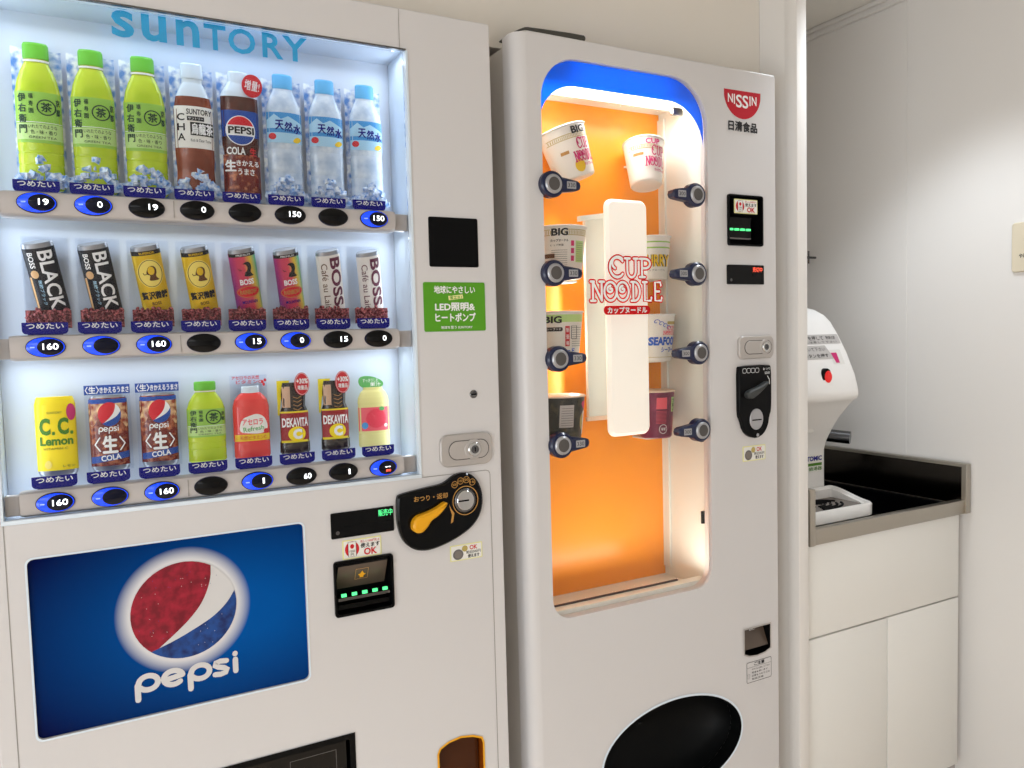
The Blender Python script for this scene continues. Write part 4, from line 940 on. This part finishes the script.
cup('sea',1.021,.100,1.262,.0395,.0305,.095,(0,0,0),'seafood noodle cup with blue lettering, third down on the right')
cup('dark',.782,.088,1.118,.047,.038,.090,(0,0,0),'dark noodle cup with a peach lid, lowest on the left','lid_paper')
cup('maroon',1.017,.099,1.108,.0390,.0320,.096,(0,0,0),'maroon noodle cup with a peach lid, lowest on the right','lid_paper')
# little brackets holding the cups
for (x0,x1,z,nm) in ((.81,.83,1.66,'l'),(.985,1.005,1.66,'r'),(.755,.835,1.4235,'l'),(1.0,1.045,1.4295,'r'),(.75,.825,1.2715,'l'),(1.0,1.045,1.2635,'r'),(.75,.825,1.1175,'l'),(.995,1.045,1.1075,'r')):
    b=MB(); b.box(x0,x1,.139 if z>1.6 else .10,.149,z-.004,z-.0005,'cavity_white',.001); b.build('cup_bracket',NM)
# selection buttons
for side,pts in ((1,[(.718,1.578),(.718,1.427),(.723,1.279),(.725,1.128)]),(-1,[(1.037,1.579),(1.038,1.430),(1.041,1.279),(1.043,1.129)])):
    for (x,z) in pts:
        b=MB(); 
        out=[(x+side*.0235*math.cos(t),z+.0225*math.sin(t)) for t in [math.radians(35+290*i/28) for i in range(29)]]
        tail=[(x+side*.050,z-.0085),(x+side*.0555,z-.0060),(x+side*.0575,z),(x+side*.0555,z+.0060),(x+side*.050,z+.0085)]
        pl=out+tail
        if side<0: pl=list(reversed(pl))
        b.prism(pl,-.011,.0063,'navy_cap',.003); f=flat(-.0115)
        tg=rrect(min(x+side*.027,x+side*.046),max(x+side*.027,x+side*.046),z-.0062,z+.0062,.001); b.poly(tg,'silver',f)
        xa,xb=sorted((x+side*.029,x+side*.044)); b.text('330' if side>0 else '300',(xa,xb,z-.0035,z+.0035),'black_ink',flat(-.0118),.0)
        Bn=b.build('selection_button',NM)
        b=MB(); b.prism(circ(x,z,.0165,.0165,32),-.0145,-.010,'silver',.002); b.prism(circ(x,z,.0110,.0115,32),-.0153,-.0140,'push_grey',.0006); b.build('push_cap',Bn)
# emblem top right
b=MB(); pl=[(1.118,1.7895),(1.2145,1.7905)]+[(1.166+.0485*math.cos(t),1.785+.049*math.sin(t)) for t in [math.radians(0-180*i/20) for i in range(1,20)]]
b.prism(list(reversed(pl)),-.0008,.0005,'nissin_red'); f=flat(-.0011)
for ch,x0,x1,z0,z1 in (('N',1.127,1.140,1.765,1.782),('I',1.1425,1.1455,1.763,1.782),('S',1.148,1.164,1.757,1.782),('S',1.165,1.181,1.757,1.782),('I',1.184,1.187,1.763,1.782),('N',1.190,1.203,1.765,1.782)): b.text(ch,(x0,x1,z0,z1),'white_ink',f,.018)
b.text('日清食品',(1.128,1.204,1.7115,1.7305),'black_ink',f,.035); b.build('brand_emblem',NM)['label']='red half round emblem with white lettering'
# bill unit
b=MB(); b.hole_walls(NBILL,-.004,.03,'black'); b.holed(rrect(1.1225,1.2165,1.4875,1.5875,.005),[NBILL],-.004,'black'); b.hole_walls(rrect(1.1225,1.2165,1.4875,1.5875,.005),-.004,.001,'black'); b.face([(1.126,.03,1.491),(1.213,.03,1.491),(1.213,.03,1.584),(1.126,.03,1.584)],'black_matte')
b.box(1.130,1.196,.010,.014,1.503,1.545,'black_gloss'); b.box(1.132,1.190,.004,.010,1.5015,1.5040,'grey_ink')
for i in range(4): b.box(1.135+.0155*i,1.145+.0155*i,.006,.0095,1.519,1.523,'led_green')
NB=b.build('bill_reader',NM); sticker_bill(NM,1.137,1.199,1.5505,1.5785,-.0045)['label']='cream sticker on the bill reader'
b=MB(); b.box(1.136,1.200,-.0043,.006,1.549,1.580,'black'); b.build('sticker_plate',NM)
b=MB(); b.prism(rrect(1.120,1.219,1.4115,1.450,.002),-.003,.001,'black_gloss',.001); b.text('売切中',(1.187,1.213,1.436,1.446),'led_red',flat(-.0034),.0); b.prism(circ(1.129,1.420,.003,.003,14),-.0036,-.002,'dark_chrome'); b.poly(rect(1.186,1.198,1.427,1.433),'black_matte',flat(-.0034)); b.build('price_display',NM)
lock(NM,1.146,1.242,1.2620,1.3085,1.215)
b=MB(); b.prism(smooth_poly([(1.142,1.244),(1.147,1.249),(1.226,1.249),(1.2315,1.244),(1.232,1.190),(1.231,1.155),(1.226,1.145),(1.222,1.125),(1.210,1.108),(1.190,1.1005),(1.170,1.105),(1.155,1.118),(1.148,1.140),(1.142,1.150),(1.142,1.19)],1),-.009,.001,'black',.002); f=flat(-.0094)
for i in range(4): b.stroke(rrect(1.151+.0115*i,1.161+.0115*i,1.2345,1.2435,.003,3),.0008,'white_ink',f,closed=True)
b.text('おつり',(1.207,1.226,1.2385,1.2435),'white_ink',f,0); b.text('返却',(1.211,1.225,1.230,1.2355),'white_ink',f,0); b.stroke([(1.219,1.226),(1.224,1.219),(1.2245,1.210)],.0015,'white_ink',f)
NC=b.build('coin_plate',NM)
b=MB(); b.prism(smooth_poly([(1.155,1.197),(1.155,1.186),(1.166,1.182),(1.178,1.187),(1.196,1.198),(1.214,1.213),(1.211,1.217),(1.190,1.207),(1.170,1.202)],2),-.022,-.008,'lever_grey',.003); b.build('return_lever',NC)
b=MB(); b.prism(circ(1.1875,1.140,.0185,.0215,32),-.0105,-.008,'silver',.001); b.prism(rect(1.175,1.200,1.1375,1.140),-.0112,-.010,'black'); b.prism(circ(1.191,1.1075,.0035,.0035,14),-.0105,-.0085,'silver',.0008); b.build('coin_slot',NC)
sticker_coin(NM,1.158,1.2205,1.0545,1.0855,0)['label']='pale yellow sticker with a coin picture'
b=MB(); b.hole_walls(NRET,-.001,.029,'black'); b.holed(inset(NRET,-.002),[inset(NRET,.001)],-.0012,'lock_grey'); b.face([(x,.029,z) for x,z in NRET],'black_matte'); b.face([(1.159,.004,.662),(1.229,.004,.662),(1.229,.022,.706),(1.159,.022,.706)],'brown_flap'); b.text('返却口',(1.188,1.203,.694,.699),'white_ink',lambda x,z:.017,.0); b.build('coin_return',NM)
b=MB(); b.prism(rrect(1.163,1.233,.5935,.637,.003),-.0005,.0005,'paint'); f=flat(-.0009); b.stroke(rrect(1.1635,1.2325,.594,.6365,.003),.0009,'black_ink',f,closed=True)
b.text('ご注意',(1.184,1.213,.6275,.635),'black_ink',f,.02); b.stroke([(1.165,.6255),(1.231,.6255)],.0005,'black_ink',f)
for j,t_ in enumerate(('やけどに注意して下さい','熱湯を使います','お湯を入れて三分','取扱注意')): b.text(t_,(1.177,1.228-.006*(j%2)-.012*(j==3),.6185-.0068*j,.6225-.0068*j),'black_ink',f,.0)
b.stroke([(1.166,.612),(1.171,.612),(1.171,.603),(1.166,.603)],.0006,'black_ink',f,closed=True); b.build('sticker',NM)['label']='outlined notice in small black print'
b=MB(); b.hole_walls(NELL,-.001,.03,'void'); b.holed(circ(.975,.510,.1765,.1015,64),[circ(.975,.510,.172,.097,64)],-.0012,'frame_white')
rows=[[(x,.03+.07*(1-k*k)**.5*1.2-.0,z) for x,z in circ(.975,.510,.173*k,.098*k,48)] for k in (1,.97,.9,.8,.6,.3,.02)]; b.grid(rows,'void',True); b.build('serving_opening',NM)['label']='oval black serving opening'

# ------------------------------------------------------------------ counter, sink cabinet
CB=empty('sink_cabinet',(1.64,.3,0),'white handleless cabinet under the steel counter','cabinet')
b=MB(); b.box(1.362,1.898,.034,.60,.20,.69,'cabinet_white'); b.box(1.362,1.380,.034,.60,.69,.848,'cabinet_white'); b.box(1.889,1.898,.034,.60,.69,.848,'cabinet_white'); b.box(1.38,1.889,.034,.05,.69,.848,'cabinet_white'); b.box(1.362,1.898,.09,.60,0,.20,'cabinet_white'); b.build('body',CB)
b=MB(); b.box(1.358,1.8985,.014,.033,.6405,.848,'cabinet_white',.001); b.build('front_panel',CB)
for x0,x1 in ((1.358,1.6245),(1.6275,1.8985)): b=MB(); b.box(x0,x1,.014,.033,.205,.6365,'cabinet_white',.001); b.build('door',CB)
b=MB(); b.box(1.8985,1.9295,.04,.60,0,.848,'lock_grey'); struct(b.build('trim_3'))
CT=empty('counter_top',(1.64,.3,.85),'stainless steel counter with raised rim and a dark sink','counter')
b=MB()
b.box(1.3525,1.924,.004,.022,.8495,.884,'steel',.0015)
b.box(1.3525,1.3695,.000,.60,.8495,.974,'steel',.0015)
b.box(1.3695,1.905,.022,.055,.8495,.872,'steel'); b.box(1.3695,1.66,.055,.60,.8495,.8715,'black_gloss'); b.box(1.66,1.885,.50,.60,.8495,.8715,'black_gloss'); b.box(1.885,1.905,.022,.60,.8495,.8715,'black_gloss')
b.build('rim',CT)
b=MB(); b.box(1.905,1.924,.000,.60,.8495,.9735,'steel',.0015); b.box(1.9035,1.905,.012,.60,.873,.966,'sink_black'); b.build('backsplash',CT)
b=MB(); b.box(1.662,1.884,.056,.498,.70,.705,'black_gloss'); b.box(1.66,1.662,.055,.5,.70,.8713,'black_gloss'); b.box(1.884,1.8855,.055,.5,.70,.8713,'black_gloss'); b.box(1.66,1.8855,.0535,.056,.70,.8713,'black_gloss'); b.box(1.66,1.8855,.4985,.50,.70,.8713,'black_gloss'); b.build('sink_basin',CT)

# water dispenser
WD=empty('water_dispenser',(1.495,.3,.8715),'white hot water dispenser with a red button on the steel counter','water dispenser')
sec=[(.8725,.190,1.629),(1.015,.190,1.629),(1.035,.184,1.628),(1.055,.173,1.627),(1.080,.157,1.626),(1.101,.141,1.624),(1.130,.116,1.625),(1.146,.100,1.626),(1.151,.091,1.627),(1.160,.088,1.627),(1.172,.088,1.627),(1.208,.098,1.627),(1.261,.121,1.626),(1.302,.143,1.624),(1.335,.161,1.618),(1.352,.174,1.611),(1.366,.192,1.597),(1.374,.212,1.575),(1.377,.235,1.555)]
def dsec(z,yf,xr):
    xl=3.01-xr; return [(x,y,z) for x,y in rrect(xl,xr,yf,.44,(.012,.012,.02,.02),6)]
b=MB(); rows=[dsec(*s_) for s_ in sec]; b.grid(rows,'dispenser_white',True); b.face(rows[-1],'dispenser_white'); b.face(list(reversed(rows[0])),'dispenser_white')
b.build('housing',WD,sharp=60)
def wd_y(x,z):
    for (z0,y0,_),(z1,y1,_2) in zip(sec,sec[1:]):
        if z0<=z<=z1: return y0+(y1-y0)*(z-z0)/(z1-z0)
    return .2
f=lambda x,z: wd_y(x,z)-.0006; g=lambda x,z: wd_y(x,z)-.0010; k2=lambda x,z: wd_y(x,z)-.0016
zk=[s_[0] for s_ in sec]
b=MB(); b.poly(rrect(1.42,1.613,1.282,1.305,.003),'label_grey',f,.05,zk); b.text('給湯ボタンを押して',(1.44,1.558,1.2915,1.3015),'black_ink',g,.01,.02,zk=zk); b.text('熱湯注意',(1.568,1.600,1.293,1.301),'black_ink',g,.0,.02,zk=zk); b.text('やけどに注意して下さい',(1.45,1.60,1.2845,1.2895),'black_ink',g,.0,.02,zk=zk)
b.poly([(1.42,1.247),(1.568,1.247),(1.553,1.279),(1.42,1.279)],'label_grey',f,.05,zk); b.text('カップを置いて下さい',(1.43,1.548,1.266,1.275),'black_ink',g,.0,.02,zk=zk); b.text('ボタンを押す',(1.47,1.552,1.251,1.260),'black_ink',g,.01,.02,zk=zk); b.build('instruction_label',WD)
b=MB(); b.poly(rect(1.560,1.598,1.234,1.268),'off_white',f,.05,zk); b.poly([(1.562,1.261),(1.582,1.261),(1.582,1.237),(1.570,1.237)],'magenta_led',g,.05,zk); b.build('indicator_window',WD)
b=MB(); yy=wd_y(0,1.206); b.prism(circ(1.521,1.207,.0155,.0190,28),yy-.002,yy+.008,'void',.001); b.prism(circ(1.524,1.206,.0115,.0145,28),yy-.006,yy+.0,'button_red',.003); b.build('push_button',WD)['label']='round red push button'
b=MB(); b.box(1.46,1.551,.160,.20,1.066,1.108,'off_white',.003); b.lathe([(.012,1.045),(.016,1.066)],'off_white',1.505,.178,n=16); b.build('spout',WD)
b=MB(); f=flat(.1889); b.poly(rect(1.44,1.613,.962,1.005),'white_paper',flat(.1895)); b.text('ATOMIC',(1.546,1.612,.9905,1.0025),'navy',f,.04); b.poly(rect(1.45,1.612,.978,.985),'leaf_ink',f); b.text('キッチン給湯器',(1.505,1.612,.966,.976),'leaf_ink',f,.01); b.build('brand_plate',WD)
# drip tray
def trz(y,z): 
    t=max(0,min(1,(y-.07)/.11)); return z+.020*t*t*(3-2*t)*(1 if z>.89 else 0)
b=MB(); tr=lambda k,z: [(x,y,trz(y,z)) for x,y in rrect(1.385+k,1.641-k,.052+k,.189-k,(.03,.03,.006,.006),8)]
def trs(k,z):   # the same outline with points along its straight sides
    o=tr(k,z); out=[]
    for a,c in zip(o,o[1:]+o[:1]):
        n=8 if abs(a[1]-c[1])>.03 else 1
        for q in range(n):
            x=a[0]+(c[0]-a[0])*q/n; y=a[1]+(c[1]-a[1])*q/n; out.append((x,y,trz(y,z)))
    return out
rows=[trs(.006,.8719),trs(0,.876),trs(0,.901),trs(.002,.904),trs(.008,.904),trs(.011,.8995),trs(.016,.8985)]
b.grid(rows,'dispenser_white',True); b.face([(x,y,.8975) for x,y,z in rows[-1]],'tray_grey'); b.grid([rows[-1],[(x,y,.8975) for x,y,z in rows[-1]]],'dispenser_white',True); b.face(list(reversed(rows[0])),'dispenser_white')
T=b.build('drip_tray',WD)
b=MB(); cx,cy=1.515,.122
for rr in (.018,.032,.046,.058):
    for a in range(3):
        a0=a*120+12; n=12; pts=[(cx+rr*1.3*math.cos(math.radians(a0+96*i/n)),cy+rr*.72*math.sin(math.radians(a0+96*i/n)),.8990) for i in range(n+1)]; b.tube(pts,.0028,'black_matte',6)
b.build('drain_grille',T)
# faucet
FA=empty('faucet',(1.66,.47,.8715),'chrome swivel faucet spout reaching from behind the water dispenser','faucet')
b=MB(); b.tube([(1.66,.47,.8716),(1.66,.47,1.00),(1.665,.455,1.024),(1.68,.43,1.034),(1.72,.36,1.034),(1.757,.295,1.034)],.0135,'dark_chrome',16); b.build('spout',FA)
b=MB(); b.tube([(1.742,.318,1.033),(1.786,.243,1.026)],.0170,'dark_chrome',18); b.build('nozzle',FA)
b=MB(); b.lathe([(.026,.8716),(.026,.880),(.017,.90)],'dark_chrome',1.66,.47,n=20); b.build('base',FA)
# wall fittings
b=MB(); b.tube([(1.9298,.478,1.530),(1.885,.478,1.530)],.0035,'dark_chrome',10); b.tube([(1.900,.478,1.512),(1.900,.478,1.549)],.0028,'dark_chrome',10); b.lathe([(.001,0),(.001,.001)],'dark_chrome',1.925,.478,n=6) if False else None
tag(b.build('wall_hook'),'small dark metal cross shaped hook on the right wall above the dispenser','hook')
SP=empty('wall_plate',(1.93,-.125,1.495),'cream rounded plate with dark marks on the right wall at the photo edge','wall plate')
b=MB(); pr=[(y,z) for y,z in rrect(-.165,-.091,1.438,1.553,.008,5)]
b.face([(1.924,y,z) for y,z in inset(pr,.002)],'plate_cream'); b.grid([[(1.924,y,z) for y,z in inset(pr,.002)],[(1.9262,y,z) for y,z in pr],[(1.9297,y,z) for y,z in pr]],'plate_cream',True); b.build('cover',SP)
b=MB(); vs,fs,_=text_geo('やけど注意',.02)
t=bmesh.new(); V=[t.verts.new((1.9236,-.109-.045*a,1.470+.011*c)) for a,c in vs]
for q in fs: t.faces.new([V[i] for i in q])
b.absorb(t,'black_ink',smooth=False); b.build('lettering',SP)

# ------------------------------------------------------------------ light
def area(name,loc,rot,sx,sy,power,col=(1,1,1)):
    l=bpy.data.lights.new(name,'AREA'); l.shape='RECTANGLE'; l.size=sx; l.size_y=sy; l.energy=power; l.color=col
    o=bpy.data.objects.new(name,l); o.location=loc; o.rotation_euler=rot; COL.objects.link(o); return o
WARM=(1,.90,.79); NEU=(.85,.93,1)
area('side_fill',(-2.28,-2.0,.75),(0,D2(-90),0),1.3,2.0,42,NEU)  # no opening in this wall; added to light right wall and niche
sl=bpy.data.lights.new('downlight','SPOT'); sl.energy=19; sl.color=NEU; sl.spot_size=D2(100); sl.spot_blend=.55; sl.shadow_soft_size=.06
so=bpy.data.objects.new('downlight',sl); so.location=(1.53,-.09,2.16); COL.objects.link(so)
area('ceiling_fill',(-1.15,-2.15,2.17),(0,0,0),1.2,1.4,15,NEU)  # unseen added light, placed to reach the niche without showing in the panes
fl=area('ceiling_fill',(.2,-1.15,2.17),(0,0,0),1.2,.5,13,NEU); fl.data.spread=D2(75)  # added narrow beam; its floor bounce brightens the lower machine fronts
COOL=(.80,.90,1)
area('display_lamp',(.18,.030,1.764),(D2(-12),0,0),.54,.03,.30,COOL)
area('display_lamp',(.457,.035,1.435),(0,D2(90),0),.64,.03,.26,COOL)
area('display_lamp',(-.097,.035,1.435),(0,D2(-90),0),.64,.03,.26,COOL)
area('display_lamp',(.18,.035,1.106),(PI,0,0),.54,.03,.12,COOL)
for z_ in (1.4845,1.3015): area('display_lamp',(.18,.046,z_),(0,0,0),.54,.02,.17,COOL)
area('cavity_light',(.88,.062,1.755),(D2(-10),0,0),.36,.02,.85,(1,.97,.92))
area('cavity_light',(.835,.118,1.35),(0,D2(90),0),.36,.03,.38,(1,.95,.88))  # added without a fitting, to light the orange panel beside the column
area('cavity_light',(.89,.032,.832),(PI,0,0),.3,.012,.6,(1,.92,.8))  # added without a fitting, to brighten the bottom lip
area('header_lamp',(.89,.042,1.779),(D2(90),0,0),.22,.012,.10,(.9,.95,1))
w=bpy.data.worlds.new('World'); S.world=w; w.use_nodes=True; w.node_tree.nodes['Background'].inputs[0].default_value=(1,.97,.95,1); w.node_tree.nodes['Background'].inputs[1].default_value=.2

# ------------------------------------------------------------------ camera
cam=bpy.data.cameras.new('Camera'); co=bpy.data.objects.new('Camera',cam); COL.objects.link(co); S.camera=co
cam.sensor_width=36; cam.lens=789.71*36/1024; cam.clip_start=.01
yaw,pit,rol=.494745,-.0600337,-.026871
cy_,sy_=math.cos(yaw),math.sin(yaw); cp_,sp_=math.cos(pit),math.sin(pit)
F=Vector((sy_*cp_,cy_*cp_,sp_)); Rt=Vector((cy_,-sy_,0)); U=Rt.cross(F)
r_=Rt*math.cos(rol)+U*math.sin(rol); u_=-Rt*math.sin(rol)+U*math.cos(rol)
M=Matrix((r_,u_,-F)).transposed().to_4x4(); M.translation=(0,-1.17387,1.32); co.matrix_world=M
S.view_settings.view_transform='Standard'; S.view_settings.look='None'; S.view_settings.gamma=1; S.view_settings.use_curve_mapping=False; S.view_settings.exposure=-.11
